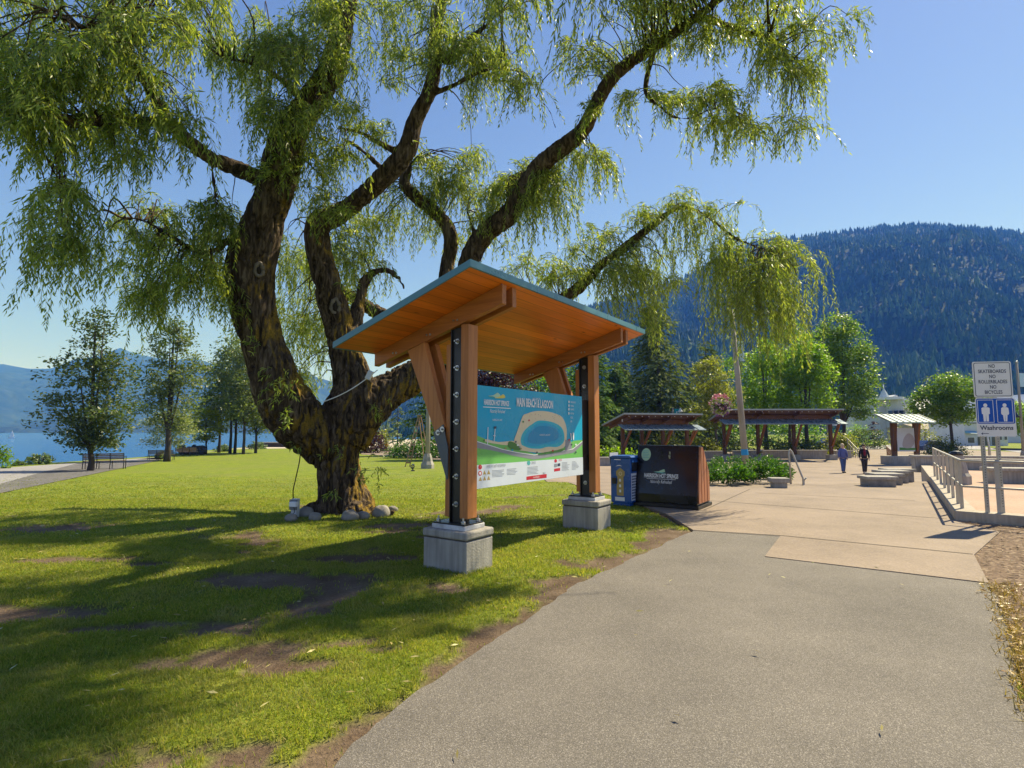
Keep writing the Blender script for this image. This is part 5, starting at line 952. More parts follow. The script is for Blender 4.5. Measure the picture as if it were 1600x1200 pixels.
# ------------------------------------------------------------------ by the willow: power box, cables, rocks
b = np.array(G(461, 808)); T = thing('power_box', 'white and grey outdoor power box on a post at the foot of the willow', 'power box', b, R(-15)); q = MB(); q.box((-.06, -.05, -.05), (.06, .05, .34)); q.build('post', flat('box_grey', (.55, .57, .6)), T, bevel=.006); q = MB(); q.box((-.075, -.08, .14), (.075, -.05, .33)); q.build('box_back', flat('box_dark', (.2, .21, .22)), T, bevel=.005); q = MB(); q.box((-.02, -.17, .21), (.13, -.081, .30)); q.build('socket_cover', WHITE, T, bevel=.012)
q = MB(); q.tube(crom([(.05, -.12, .21), (.08, -.13, .12), (.02, -.11, .04), (.15, -.1, .01)], 5), .007, 5); q.build('cord', BLACK, T)
q = MB(); q.tube(crom([at(471, 690, 10.55), at(468, 720, 10.6), at(462, 748, 10.7), at(458, 768, 10.75), at(459, 790, 10.85)], 6) , .011, 6); tag(q.build('hanging_cable', BLACK), 'thin black cable hanging from the left willow limb down to the power box', 'cable')
q = MB(); q.tube(crom([at(505, 628, 10.6), at(530, 618, 10.55), at(552, 606, 10.5), at(575, 590, 10.6), at(590, 578, 10.7)], 6), .010, 6); o = q.build('white_cable', WHITE); tag(o, 'white cable slung across the willow fork to a small white box', 'cable')
pb = at(577, 586, 10.5); T = thing('junction_box', 'small white junction box fixed on the willow arm near the shelter eave', 'junction box', pb); q = MB(); q.box((-.05, -.03, -.09), (.05, .05, .09), 0, Matrix.Rotation(R(25), 3, 'Y'), (0, 0, 0)); q.build('case', WHITE, T, bevel=.01); q = MB(); q.box((-.045, -.036, -.08), (.045, -.031, .08), 0, Matrix.Rotation(R(25), 3, 'Y'), (0, 0, 0)); q.build('cover', flat('cover_grey', (.6, .62, .64)), T)
STONE = mk('field_stone', (.26, .24, .215), .9, .35, 4, .8, 12)
for (u, v, r, lab) in ((478, 806, .17, 'leaning grey rock between the power box and the willow trunk'), (492, 812, .13, 'flat pale rock at the left front of the willow foot'), (548, 812, .17, 'low mossy rock in front of the middle of the willow foot'), (567, 810, .13, 'long flat rock right of the mossy rock at the willow foot'), (596, 806, .19, 'biggest rounded brown rock at the right of the willow foot'), (614, 799, .11, 'small upright rock at the right end of the willow root'), (455, 813, .12, 'dark low rock left of the power box')):
    b = np.array(G(u, v)); q = MB(); q.ball((0, 0, r * .3), (r, r * .75, r * .75), 12, 8, 0, .30); o = q.build('rock', STONE, None, True, loc=b); tag(o, lab, 'rock', 'rocks round the willow foot')
    sd = o.modifiers.new('s', 'SUBSURF'); sd.levels = 1; sd.render_levels = 1
# a cut stub on the left limb seen end-on is in the trunk mesh; fallen leaves and chips
def litter(name, pts, sizes, mats, lift=.012):
    V = []; n = len(pts); a = RNG.uniform(0, 2 * PI, n); 
    for (x, y), s_, t_ in zip(pts, sizes, a):
        z = float(H(x, y)) + lift + RNG.uniform(0, .012); c_, k_ = math.cos(t_), math.sin(t_); w = s_ * RNG.uniform(.14, .3); e = np.array([c_, k_, RNG.uniform(-.2, .2)]) * s_ / 2; f = np.array([-k_, c_, RNG.uniform(-.5, .5)]) * w / 2; p = np.array([x, y, z + abs(f[2]) + abs(e[2])]); V += [p - e, p + f + [0, 0, .004], p + e, p - f]
    return fast_mesh(name, np.array(V), 4, mats)
pts = []
while len(pts) < 420:
    x, y = RNG.uniform(-8, 4.5), RNG.uniform(2.2, 12)
    if abs(x) < .95 * y and not inside(np.array([x]), np.array([y]), PLAZA)[0] and (RNG.random() < (.10 if inside(np.array([x]), np.array([y]), ASPH)[0] else .8)): pts.append((x, y))
tag(litter('fallen_leaves', pts, RNG.uniform(.035, .085, len(pts)), leafmat('dry_leaf', (.30, .22, .05), (.55, .50, .24), .15, tcol=(1, .9, .5)), .022), kind='stuff')
mb_ = np.array(MULCH); pts = []
while len(pts) < 5200:
    x, y = RNG.uniform(mb_[:, 0].min(), 13), RNG.uniform(1.5, mb_[:, 1].max())
    if inside(np.array([x]), np.array([y]), MULCH)[0]: pts.append((x, y))
tag(litter('wood_chips', pts, RNG.uniform(.03, .10, len(pts)), leafmat('wood_chip', (.10, .065, .04), (.42, .33, .24), .0, .9, spec=.1), .003), kind='stuff')
EDGE = gp([(1546, 914), (1578, 985), (1594, 1050), (1617, 1140)]); pts = []
while len(pts) < 2000:
    i = RNG.integers(0, 3); k = RNG.random(); p = np.array(EDGE[i]) * (1 - k) + np.array(EDGE[i + 1]) * k; pts.append((p[0] + abs(RNG.normal(0, .24)) - .05, p[1] + RNG.normal(0, .06)))
tag(litter('edge_litter', [p for p in pts[::3]], RNG.uniform(.025, .075, len(pts[::3])), leafmat('orange_leaf', (.25, .13, .03), (.60, .42, .14), .15, tcol=(1.1, .9, .5)), .016), kind='stuff')
V = []
for x, y in pts:
    h = RNG.uniform(.02, .07); a = RNG.uniform(0, 6.3); l = RNG.normal(0, .03, 2); w = .004; p = np.array([x, y, float(H(x, y))]); o_ = np.array([math.cos(a), math.sin(a), 0]) * w; V += [p - o_, p + o_, p + o_ * .3 + [l[0], l[1], h], p - o_ * .3 + [l[0], l[1], h]]
tag(fast_mesh('dry_grass', np.array(V), 4, leafmat('straw', (.25, .17, .04), (.45, .36, .10), .3, tcol=(1.2, 1.1, .6))), kind='stuff')

# ------------------------------------------------------------------ benches on the lawn
BW = woodmat('bench_slat', (.30, .21, .15), (.19, .12, .085), 'x', .7, knots=False); BI = mk('bench_iron', (.02, .018, .016), .5, .3, 5)
def make_bench():
    T = thing('park_bench', 'x', 'bench', (0, 0, 0)); L = 1.75
    q = MB()
    for k in range(5): q.box((-L / 2, -.24 + k * .098, .425), (L / 2, -.24 + k * .098 + .08, .45))
    q.build('seat', BW, T); q = MB()
    for k in range(4): y = .235 + k * .022; q.box((-L / 2, y, .52 + k * .085), (L / 2, y + .022, .52 + k * .085 + .065))
    q.build('backrest', BW, T); arm = None
    for x in (-L / 2 - .02, -L / 6, L / 6, L / 2 + .02):
        q = MB(); q.bar((x, -.24, -.03), (x, -.22, .43), .035, .035); q.bar((x, .30, -.03), (x, .22, .44), .035, .035); q.bar((x, .24, .43), (x, .34, .86), .035, .03); q.bar((x, -.24, .415), (x, .25, .415), .03, .025); q.build('leg', BI, T)
    for x in (-L / 2 - .02, L / 2 + .02):
        q = MB(); q.tube(crom([(x, -.23, .43), (x, -.26, .60), (x, -.18, .66), (x, .05, .64), (x, .28, .62)], 4), .018, 6); q.build('armrest', BI, T)
    return T
B0 = make_bench()
for i, (u, v, Y, rz, lab) in enumerate(((163, 733, None, 24, 'nearest slatted bench on the lawn in front of the dark poplar'), (252, 719, None, 20, 'second slatted bench on the lawn partly behind the thin dogwood trunk'), (295, 712, 53, 18, 'farthest slatted bench beside the dark rock wall at the lawn edge'))):
    o = B0 if i == 0 else copy_tree(B0); b = G(u, v) if Y is None else Gy(u, Y); o.location = [float(c) for c in b]; o.rotation_euler = (0, 0, R(180 + rz)); o['label'] = lab; o['group'] = 'benches facing the lake'
b = np.array(Gy(303, 57)); q = MB(); w = px(38, 57)
for k in range(26): q.ball((RNG.uniform(-w / 2, w / 2), RNG.uniform(-.3, .3), RNG.uniform(.0, .75)), RNG.uniform(.22, .45, 3), 8, 6, 0, .3)
tag(q.build('rock_wall', mk('dark_rock', (.045, .04, .038), .9, .4, 3), None, loc=b), 'low dark wall of piled rocks at the lawn edge behind the farthest bench', 'rock wall')
b = np.array(Gy(452, 84)); T = thing('planter_wall', 'low dark timber planter wall at the far lawn edge left of the willow trunk', 'planter', b, R(-4)); w = px(84, 84); q = MB(); q.box((-w / 2, -.4, -.4), (w / 2, .4, .62)); q.build('wall', mk('dark_timber', (.05, .035, .028), .9, .3, 4), T); q = MB(); q.box((-w / 2 - .1, -.5, .625), (w / 2 + .1, .5, .75)); q.build('cap', CEMENT, T)
bp_ = at(17, 696, 330); T = thing('sail_boat', 'tiny white sailing boat far out on the lake at the left edge', 'sailing boat', (bp_[0], 330, -2.45)); q = MB(); q.prism([(-1.6, .55), (1.9, .7), (1.3, -.1), (-1.3, -.1)], 'y', -.5, .5); q.build('hull', WHITE, T); q = MB(); q.prism([(-1.3, 1.0), (.25, 1.0), (.2, 4.6)], 'y', -.02, .02); q.prism([(.35, .9), (1.6, .8), (.3, 4.2)], 'y', -.02, .02); q.build('sails', WHITE, T); q = MB(); q.tube([(.28, 0, .5), (.28, 0, 4.7)], .04, 6); q.build('mast', GALV, T)

# ------------------------------------------------------------------ terrace, railing and signs on the right
zT = .17; PINK = speckle('terrace_paving', (.40, .27, .195), (.33, .21, .15), (.46, .32, .24), 40, .85, .5, (.44, .32, .24), .2)
tl = C0 + TA * 16.5; tr_ = C0 + TR * 6.5
poly = [tuple(C0 + TA * .3 + TR * .3), tuple(tr_ + TA * .3), (40, 12), (40, 26), tuple(tl + np.array([3, 1.5])), tuple(tl + TR * .3)]
q = MB(); q.prism(poly, 'z', -1.3, zT); tag(q.build('terrace', PINK), kind='structure')
W_ = thing('retaining_wall', 'low concrete kerb wall under the grey railing on the right', 'wall', (C0[0], C0[1], 0)); q = MB()
def wall_run(q, a, b, inn, w, z0, z1): a, b, inn = map(np.array, (a, b, inn)); q.hexa([(*a, z0), (*b, z0), (*(b + inn * w), z0), (*(a + inn * w), z0)], [(*a, z1), (*b, z1), (*(b + inn * w), z1), (*(a + inn * w), z1)])
q.hexa([(0, 0, -.4), (*(TA * 16.5), -1.2), (*(TA * 16.5 + TR * .34), -1.2), (*(TA * .34 + TR * .34), -.4)], [(0, 0, zT + .012), (*(TA * 16.5), zT + .012), (*(TA * 16.5 + TR * .34), zT + .012), (*(TA * .34 + TR * .34), zT + .012)])
q.hexa([(0, 0, -.4), (*(TA * .34 + TR * .34), -.4), (*(TR * 6.5 + TA * .34), -.4), (*(TR * 6.5), -.4)], [(0, 0, zT + .0115), (*(TA * .34 + TR * .34), zT + .0115), (*(TR * 6.5 + TA * .34), zT + .0115), (*(TR * 6.5), zT + .0115)])
q.build('wall', mk('kerb_concrete', (.40, .345, .275), .9, .2, 3, .4, 30, streak=.4), W_, bevel=.01)
RAILM = mk('railing_metal', (.43, .40, .35), .5, .15, 6, metal=.35)
T = thing('railing', 'grey metal handrail with flat bar posts running along the kerb wall', 'railing', (C0[0], C0[1], zT)); w0 = TA * .15 + TR * .15; zr = .90
Lr = 9.2; c3 = lambda p, z: (p[0], p[1], z)
q = MB(); q.tube([c3(w0 + TA * Lr, zr), c3(w0 + TA * .25, zr), c3(w0, zr - .0), c3(w0 + TR * .2, zr), c3(w0 + TR * 6.3, zr)], .024, 10); q.build('top_rail', RAILM, T, True)
q = MB(); q.tube([c3(w0 + TA * Lr, zr - .46), c3(w0 + TA * .25, zr - .46), c3(w0, zr - .46), c3(w0 + TR * .2, zr - .46), c3(w0 + TR * 6.3, zr - .46)], .019, 10); q.build('middle_rail', RAILM, T, True)
for p in [w0 + TA * k for k in (.35, 1.15, 2.3, 3.5, 4.8, 6.2, 7.7, 9.15)] + [w0 + TR * k for k in (.48, 1.95, 3.5, 5.1)]:
    q = MB(); q.bar(c3(p, -.01), c3(p, zr - .02), .055, .014 if False else .03, 0, (TA[0], TA[1], 0)); q.build('post', RAILM, T, bevel=.004)
# washroom sign
sb_ = C0 + TR * .62 + TA * .17; T = thing('washroom_sign', 'white no skateboards sign over a blue washrooms sign on two grey metal posts', 'sign', (sb_[0], sb_[1], zT), R(-10)); yS = sb_[1]; k = yS / FPX
z_top, z_mid, z_bot = [float(at(1548, v, sb_[1])[2] - zT) for v in (565, 622, 682)]
POSTM = mk('sign_post', (.40, .385, .35), .5, .2, 8, metal=.5)
for x in (-.15, .085):
    q = MB(); q.box((x - .028, .012, -.02), (x + .028, .026, z_top - .1)); q.box((x - .028, .026, -.02), (x - .02, .045, z_top - .1)); q.box((x + .02, .026, -.02), (x + .028, .045, z_top - .1)); pt = q.build('post', POSTM, T)
    q = MB()
    for j in range(30): q.box((x - .007, .0105, .12 + j * .045), (x + .007, .0118, .134 + j * .045))
    q.build('post_holes', flat('hole_dark', (.06, .055, .05), .8), pt)
def rr(x0, z0, x1, z1, r, n=5):
    o = []
    for cx, cz, a0 in ((x1 - r, z1 - r, 0), (x0 + r, z1 - r, 90), (x0 + r, z0 + r, 180), (x1 - r, z0 + r, 270)): o += [(cx + r * math.cos(R(a0 + 90 * i / n)), cz + r * math.sin(R(a0 + 90 * i / n))) for i in range(n + 1)]
    return o
SW = flat('sign_white', (.74, .74, .72), .35); SBL = flat('sign_blue', (.006, .085, .44), .3); SIGNM = [SW, INK, SBL, WHITE]
ff = lambda s, t, z: (s, -z, t)
def zpx(v): return CH + (HZ - v) / FPX * 10.0 * .95 - zT
def sign(name, x0, z0, x1, z1):
    q = MB(); q.prism(rr(x0, z0, x1, z1, .035), 'y', .0, .010); return q.build(name, SW, T)
s1 = sign('upper_plate', -.245, z_mid + .012, .365, z_top); q = MB(); o_ = rr(-.226, z_mid + .031, .346, z_top - .019, .03); i_ = rr(-.216, z_mid + .041, .336, z_top - .029, .024); n = len(o_)
q.add([ff(a, b, .0015) for a, b in o_] + [ff(a, b, .0015) for a, b in i_], [(j, (j + 1) % n, n + (j + 1) % n, n + j) for j in range(n)], 1)
for j, s_ in enumerate(('NO', 'SKATEBOARDS', 'NO', 'ROLLERBLADES', 'NO', 'BICYCLES')): q.text(s_, ff(.06, z_top - .085 - j * .093, .002), (1, 0, 0), (0, 0, 1), .088, 1, sx=.74, bold=.015)
q.build('notice_lettering', SIGNM, s1)
s2 = sign('lower_plate', -.235, z_bot, .375, z_mid); q = MB(); poly_top(q, rr(-.225, z_bot + .225, .365, z_mid - .01, .03), .0012, 2, ff)
for cx in (-.085, .215):
    x0, x1, a, b_ = cx - .125, cx + .125, z_bot + .245, z_mid - .03
    for (p0, p1) in (((x0, a), (x1, a + .008)), ((x0, b_ - .008), (x1, b_)), ((x0, a), (x0 + .008, b_)), ((x1 - .008, a), (x1, b_))): poly_top(q, [(p0[0], p0[1]), (p1[0], p0[1]), (p1[0], p1[1]), (p0[0], p1[1])], .0024, 3, ff)
    zc = a + .02; poly_top(q, ell(cx, zc + .285, .032, .034, 16), .0024, 3, ff)
    if cx < 0: poly_top(q, [(cx - .065, zc + .235), (cx - .04, zc + .25), (cx + .04, zc + .25), (cx + .065, zc + .235), (cx + .062, zc + .13), (cx + .045, zc + .13), (cx + .04, zc + .0), (cx + .004, zc + .0), (cx + .001, zc + .12), (cx - .001, zc + .12), (cx - .004, zc + .0), (cx - .04, zc + .0), (cx - .045, zc + .13), (cx - .062, zc + .13)], .0026, 3, ff)
    else: poly_top(q, [(cx - .055, zc + .235), (cx - .03, zc + .25), (cx + .03, zc + .25), (cx + .055, zc + .235), (cx + .062, zc + .14), (cx + .048, zc + .115), (cx + .035, zc + .115), (cx + .025, zc + .0), (cx + .003, zc + .0), (cx + .001, zc + .11), (cx - .001, zc + .11), (cx - .003, zc + .0), (cx - .025, zc + .0), (cx - .035, zc + .115), (cx - .048, zc + .115), (cx - .062, zc + .14)], .0026, 3, ff)
q.text('Washrooms', ff(.07, z_bot + .15, .0015), (1, 0, 0), (0, 0, 1), .105, 1, sx=.98, bold=.025)
poly_top(q, [(-.18, z_bot + .05), (-.15, z_bot + .075), (-.155, z_bot + .055), (-.06, z_bot + .055), (-.06, z_bot + .045), (-.155, z_bot + .045), (-.15, z_bot + .025)], .0015, 1, ff)
q.build('washroom_symbols', SIGNM, s2)
# bollard and stone seats
b = onz(1497, 756, zT); T = thing('bollard_light', 'flared concrete bollard with dark cap behind the railing', 'bollard', b); q = MB(); q.lathe([(.30, -.02), (.30, .22), (.25, .30), (.17, .72), (.15, .78)], (0, 0, 0), 8); q.build('body', CEMENT, T); q = MB(); q.lathe([(.165, .78), (.17, .82), (.12, .88), (.03, .9)], (0, 0, 0), 12); q.build('cap', BLACK, T)
def seatblock(label, c_, L, D, h, rz, group, side_stone=False, cat='stone seat', cap=.09):
    T = thing('stone_seat', label, cat, c_, rz, group); q = MB(); q.box((-L / 2 + .06, -D / 2 + .06, -.3), (L / 2 - .06, D / 2 - .06, h - cap)); q.build('base', STONE if side_stone else CEMENT, T, bevel=.01); q = MB(); q.box((-L / 2, -D / 2, h - cap + .001), (L / 2, D / 2, h)); q.build('seat_slab', CEMENT, T, bevel=.015); return T
for i, (u, v, lab) in enumerate(((1372, 760, 'nearest of the four stone faced seat steps on the plaza left of the railing'), (1386, 754.5, 'second of the four stone faced seat steps left of the railing'), (1405, 750, 'third of the four stone faced seat steps left of the railing'), (1430, 747, 'farthest of the four stone faced seat steps partly behind the railing'))):
    p = G(u, min(v, 760)) if i == 0 else None
    if i == 0: p0 = p
    p = p0 + np.array([.62 * i, .62 * i, 0]); p[2] = float(H(p[0], p[1])) + .02 * 0
    seatblock(lab, p, .86, .62, .30 + .04 * i, R(-6), 'stone seat steps on the plaza', True)
b = onz(1590, 755, zT); seatblock('short thick concrete bench on the terrace behind the washroom sign posts', (b[0] + .3, b[1], zT), 2.0, .6, .42, R(-14), 'concrete benches on the terrace'); b = onz(1655, 756, zT); seatblock('second concrete bench on the terrace cut by the right edge', (b[0], b[1] - .3, zT), 1.6, .6, .42, R(-20), 'concrete benches on the terrace')
b = onz(1520, 729, zT); seatblock('long low concrete seat wall across the back of the terrace', (b[0] + .5, b[1] + .5, zT), 4.6, .5, .42, R(-14), 'concrete benches on the terrace'); b = onz(1610, 740, zT); seatblock('longer concrete seat wall beyond the benches at the right edge', (b[0] + .6, b[1] + 1.5, zT), 3.2, .5, .42, R(-22), 'concrete benches on the terrace')
b = G(1217, 762); seatblock('small block of two stacked concrete slabs at the corner of the juniper bed', b, .5, .4, .28, R(-8), None, False, 'stone block', .13)
for (u0, v0, u1, v1, lab) in ((1236, 764, 1251, 764, 'short sloping steel handrail at the right end of the juniper bed'),):
    a = np.array(G(1237, 757)); T = thing('hand_rail', lab, 'handrail', a); k = a[1] / FPX; q = MB(); q.tube([(-.02, 0, -.02), (-.04, 0, 50 * k), (0, 0, 53.5 * k), (.05, 0, 50 * k), (.22, -.25, 10 * k), (.24, -.27, 8 * k), (.29, -.3, 12 * k)], .028, 8); q.build('rail', RAILM, T, True); q = MB(); q.bar((.225, -.26, -.02), (.225, -.26, 9 * k), .05, .05); q.build('post', RAILM, T)

# ------------------------------------------------------------------ far shelters and second map shelter
DW = woodmat('stained_timber', (.15, .068, .034), (.09, .04, .02), 'z', .6); AWN = mk('awning_metal', (.23, .28, .30), .3, .15, 3, metal=.3); RTOP = mk('grey_roofing', (.30, .34, .33), .4, .15, 3, metal=.2); WALLC = mk('seat_wall_concrete', (.30, .265, .225), .9, .2, 2, .3, 20, streak=.3)
def far_shelter(label, base, rz, L, posts, h=3.3, gr='open timber shelters round the lower plaza'):
    T = thing('picnic_shelter', label, 'shelter', base, rz, gr); soffz = lambda y: h + .12 - (y + 1.5) * .20 * 1.0
    ya, yb = -1.5, 2.6
    q = MB(); q.prism([(ya, soffz(ya)), (yb, soffz(yb)), (yb, soffz(yb) + .05), (ya, soffz(ya) + .05)], 'x', -L / 2, L / 2); q.build('soffit', DW, T)
    q = MB(); q.prism([(ya - .05, soffz(ya) + .051), (yb + .05, soffz(yb) + .051), (yb + .05, soffz(yb) + .17), (ya - .05, soffz(ya) + .17)], 'x', -L / 2 - .1, L / 2 + .1); q.build('roof', RTOP, T)
    q = MB(); z0, z1 = h - .62, h - 1.02; q.prism([(-.75, z0), (-2.0, z1), (-2.0, z1 + .05), (-.75, z0 + .05)], 'x', -L / 2 - .25, L / 2 + .1)
    for k in range(int(L / .42)): x = -L / 2 + k * .42; q.prism([(-.76, z0 + .051), (-1.99, z1 + .051), (-1.99, z1 + .10), (-.76, z0 + .10)], 'x', x, x + .04)
    q.build('awning', AWN, T)
    for x in posts:
        q = MB(); q.box((x - .12, -.12, .46), (x + .12, .12, soffz(0) - .01)); q.build('post', DW, T)
        q = MB(); q.box((x - .34, -.34, -.2), (x + .34, .34, .46)); q.build('footing', CEMENT, T, bevel=.02)
        q = MB(); q.prism([(ya + .15, soffz(ya) - .002), (yb - .2, soffz(yb) - .002), (yb - .2, soffz(yb) - .2), (ya + .15, soffz(ya) - .28)], 'x', x - .05, x + .05); q.build('rafter', DW, T)
        q = MB(); q.bar((x + .02, -.14, 1.2), (x + .02, -1.5, z1 + .1), .11, .14); q.bar((x + .1, .02, 1.0), (x + .85, .02, soffz(0) - .35), .11, .14); q.build('brace', woodmat_b, T)
    q = MB(); q.box((-L / 2 + .4, -.09, soffz(0) - .32), (L / 2 - .4, .09, soffz(0) - .02)); q.build('ridge_beam', DW, T)
    q = MB()
    for k in range(int(L / .55)): q.ball((-L / 2 + .4 + k * .55, ya + .12, soffz(ya) - .08), .035, 6, 5)
    q.build('string_lights', WHITE, T)
    q = MB(); q.box((posts[0] - .12, -.2, h - .35), (posts[0] + .02, -.125, h - .12)); q.build('lamp', WHITE, T)
    return T
woodmat_b = woodmat('brace_timber', (.30, .12, .045), (.18, .065, .022), 'z', .6)
Ys = 48; s = Ys / FPX; cb = Gy(1212, Ys)
far_shelter('right far timber shelter with a blue grey awning behind the lamp pole', cb, R(-2), 176 * s, [(u - 1212) * s for u in (1131, 1183, 1238, 1294)], 4.05)
Ys = 44; s = Ys / FPX; cb = Gy(1022, Ys)
far_shelter('left far timber shelter with a striped metal awning behind the black container', cb, R(14), 128 * s, [(u - 1022) * s for u in (968, 1000, 1036, 1078)], 3.55)
def low_wall(label, u0, u1, Y, h, w=.5, rz=0):
    c_ = np.array(Gy((u0 + u1) / 2, Y)); L = px(u1 - u0, Y); seatblock(label, c_, L, w, h, rz, 'concrete seat walls of the lower plaza', False, 'seat wall', .10)
low_wall('concrete seat wall under the middle of the right far shelter', 1142, 1180, 49.5, .75); low_wall('concrete seat wall between the third and fourth posts of the right far shelter', 1243, 1288, 49.5, .8); low_wall('concrete seat wall between the second and third posts of the right far shelter', 1189, 1234, 50.5, .75)
low_wall('grey planter wall left of the left far shelter', 915, 990, 40, .62, .6, R(8)); low_wall('planter wall under the yellow hedge behind the walking woman', 1300, 1326, 51, .7); low_wall('long pale planter wall behind the black container', 1035, 1128, 50, .7)
b = Gy(1347, 50); 
for i, (u, lab) in enumerate(((1332, 'grey step handrail right of the walking woman, at the far plaza steps'), (1383, 'brown step handrail beside the second map shelter'))):
    b = np.array(Gy(u, 47 if i else 52)); T = thing('step_rail', lab, 'handrail', b, 0, 'handrails at the far plaza steps'); q = MB(); L = 1.6 if i else 2.6
    q.tube([(-.35, -1.0, .85), (.35, L - 1.0, 1.75 if not i else 1.15)], .03, 6); q.tube([(-.35, -1.0, .45), (.35, L - 1.0, 1.35 if not i else .75)], .022, 6); q.build('rail', RAILM if not i else woodmat_b, T); q = MB()
    for k in range(5): f = k / 4; q.bar((-.35 + .7 * f, -1 + L * f, -.1), (-.35 + .7 * f, -1 + L * f, (.85 + (.9 if not i else .3) * f)), .05, .05)
    q.build('rail_posts', RAILM if not i else woodmat_b, T)
Ys = 42; s = Ys / FPX; b = np.array(Gy(1408, Ys)); T = thing('map_shelter', 'second smaller looking map shelter across the plaza with a pale seamed roof and grey map', 'shelter', b, R(8)); zl, zh = CH + (HZ - 661.5) * s - b[2], CH + (HZ - 650) * s - b[2]
RP = mk('pale_seam_roof', (.27, .35, .32), .35, .1, 3, metal=.2); L = 76 * s
q = MB(); y0, y1 = -1.3, .75; za, zb = zl, zl + .62; q.hexa([(-L / 2 - .25, y0, za), (L / 2 - .25, y0, za), (L / 2 + .25, y1, zb), (-L / 2 + .25, y1, zb)], [(-L / 2 - .25, y0, za + .08), (L / 2 - .25, y0, za + .08), (L / 2 + .25, y1, zb + .08), (-L / 2 + .25, y1, zb + .08)])
rf = q.build('roof', RP, T); q = MB()
for k in range(8): f = -L / 2 + L * k / 7; q.bar((f - .25 + .01, y0 + .01, za + .1), (f + .25 - .01, y1 - .01, zb + .1), .07, .06)
q.build('roof_seams', mk('seam_dark', (.16, .2, .19), .5), rf)
q = MB(); q.box((-21 * s - .45, -.6, -.2), (23 * s + .45, .6, .62)); q.build('plinth', CEMENT, T, bevel=.02)
for x in (-17 * s, 22 * s):
    q = MB(); q.box((x - .12, -.12, .62), (x + .12, .12, zl + .36)); q.build('timber_post', DW, T); q = MB(); q.box((x + .13, -.1, .62), (x + .21, .1, zl + .3)); q.build('steel_post', BLACK, T); q = MB(); sg = 1 if x > 0 else -1; q.bar((x - .03, -.15, 1.0), (x - sg * .0 - (.5 if x < 0 else .45), -.9, zl - .02), .12, .14); q.build('brace', DW if x < 0 else woodmat_b, T)
q = MB(); q.box((-13 * s, -.16, .95), (17 * s, -.12, zl - .35)); mbd = q.build('map_board', flat('far_board_grey', (.50, .53, .56), .4), T); q = MB()
poly_top(q, smooth([(.3, .3), (.9, .2), (1.3, .6), (1.2, 1.1), (.8, 1.3), (.4, .9)], 4), .003, 0, lambda a, b_, z: (a - .5, -.16 - z, 1.0 + b_)); poly_top(q, [(-.5, .05), (.9, .05), (.9, .2), (-.5, .25)], .002, 1, lambda a, b_, z: (a, -.16 - z, 1.0 + b_)); q.build('map_artwork', [flat('map_taupe', (.35, .32, .32)), GREEN2], mbd)
# ------------------------------------------------------------------ buildings, cars
HW = mk('white_render', (.62, .62, .63), .8, .08, 1, .1, 10); HG = mk('grey_render', (.46, .47, .50), .8, .1, 1); GLS = mk('window_glass', (.04, .05, .07), .08, .3, 3, spec=.8); ROOFG = mk('grey_shingle', (.22, .23, .25), .85, .2, 2); ROOFW = mk('white_roof', (.62, .63, .66), .6, .1, 2); TRIM = flat('white_trim', (.75, .75, .76))
Yh = 150; s = Yh / FPX; b = np.array(Gy(1404, Yh)); b[2] = -.85
def zv(v, Y): return CH + (HZ - v) * Y / FPX + .85
def window_row(T, xs, z0, z1, w, y, mat=GLS, frame=TRIM):
    for x in xs:
        q = MB(); q.box((x - w / 2 - .12, y - .10, z0 - .12), (x + w / 2 + .12, y - .02, z1 + .12)); f = q.build('window', frame, T); q = MB(); q.box((x - w / 2, y - .13, z0), (x + w / 2, y - .101, z1)); q.build('pane', mat, f)
T = thing('white_hotel', 'white hotel with a round balconied corner, flat eave and small spire behind the plaza', 'building', b)
q = MB(); q.box((-23 * s, 2, -.5), (32 * s, 14, zv(625, Yh))); pts = ell(-14 * s + 2, 3, 11 * s, 5, 16, PI, 2 * PI); q.prism(pts, 'z', -.5, zv(625, Yh) - .01); q.build('wall', HG, T)
q = MB(); q.prism([(x * 1.12 - .3, y * 1.15) for x, y in ell(-8 * s, 3, 18 * s, 6, 20, PI, 2 * PI)], 'z', zv(625, Yh), zv(621, Yh)); q.box((-23 * s, 2.5, zv(625, Yh) + .003), (32 * s, 14, zv(622, Yh))); q.build('roof', ROOFW, T)
q = MB(); q.lathe([(8.5 * s, zv(621, Yh) - .3), (4.4 * s, zv(613, Yh)), (.9 * s, zv(606, Yh)), (.05, zv(604, Yh))], (-8 * s, 3.5, 0), 8); q.build('spire', mk('spire_metal', (.40, .46, .47), .5, .1, 3), T); q = MB(); q.tube([(-8 * s, 3.5, zv(606, Yh)), (-8 * s, 3.5, zv(599, Yh))], .14, 6); q.build('spire_tip', TRIM, T)
q = MB(); q.prism([(8 * s, zv(622, Yh)), (16 * s, zv(622, Yh)), (16 * s, zv(617, Yh)), (12 * s, zv(615.5, Yh)), (8 * s, zv(618, Yh))], 'y', 4, 10); q.build('dormer', HW, T)
for zc in (634, 645): window_row(T, [k * s for k in (-2, 7, 15, 23)], zv(zc + 3.2, Yh), zv(zc - 2.5, Yh), 5.2 * s, 2)
q = MB(); 
for zc in (638.5, 650): q.box((-6 * s, .6, zv(zc + .6, Yh)), (28 * s, 1.98, zv(zc - .6, Yh))); q.box((-6 * s, .6, zv(zc - 4, Yh)), (28 * s, .7, zv(zc - 3.3, Yh)))
for k in range(24): q.box((-6 * s + k * 1.42 * s, .62, zv(638.5, Yh)), (-6 * s + k * 1.42 * s + .12, .68, zv(634.6, Yh)))
q.build('balconies', TRIM, T)
for k in range(3):
    x = -22 * s + k * 5.2 * s + 1; q = MB(); q.box((x, -1.6 - k * .8, zv(650, Yh)), (x + 2.6 * s, -1.4 - k * .8 + 1.5, zv(642, Yh))); q.build('window', GLS, T)
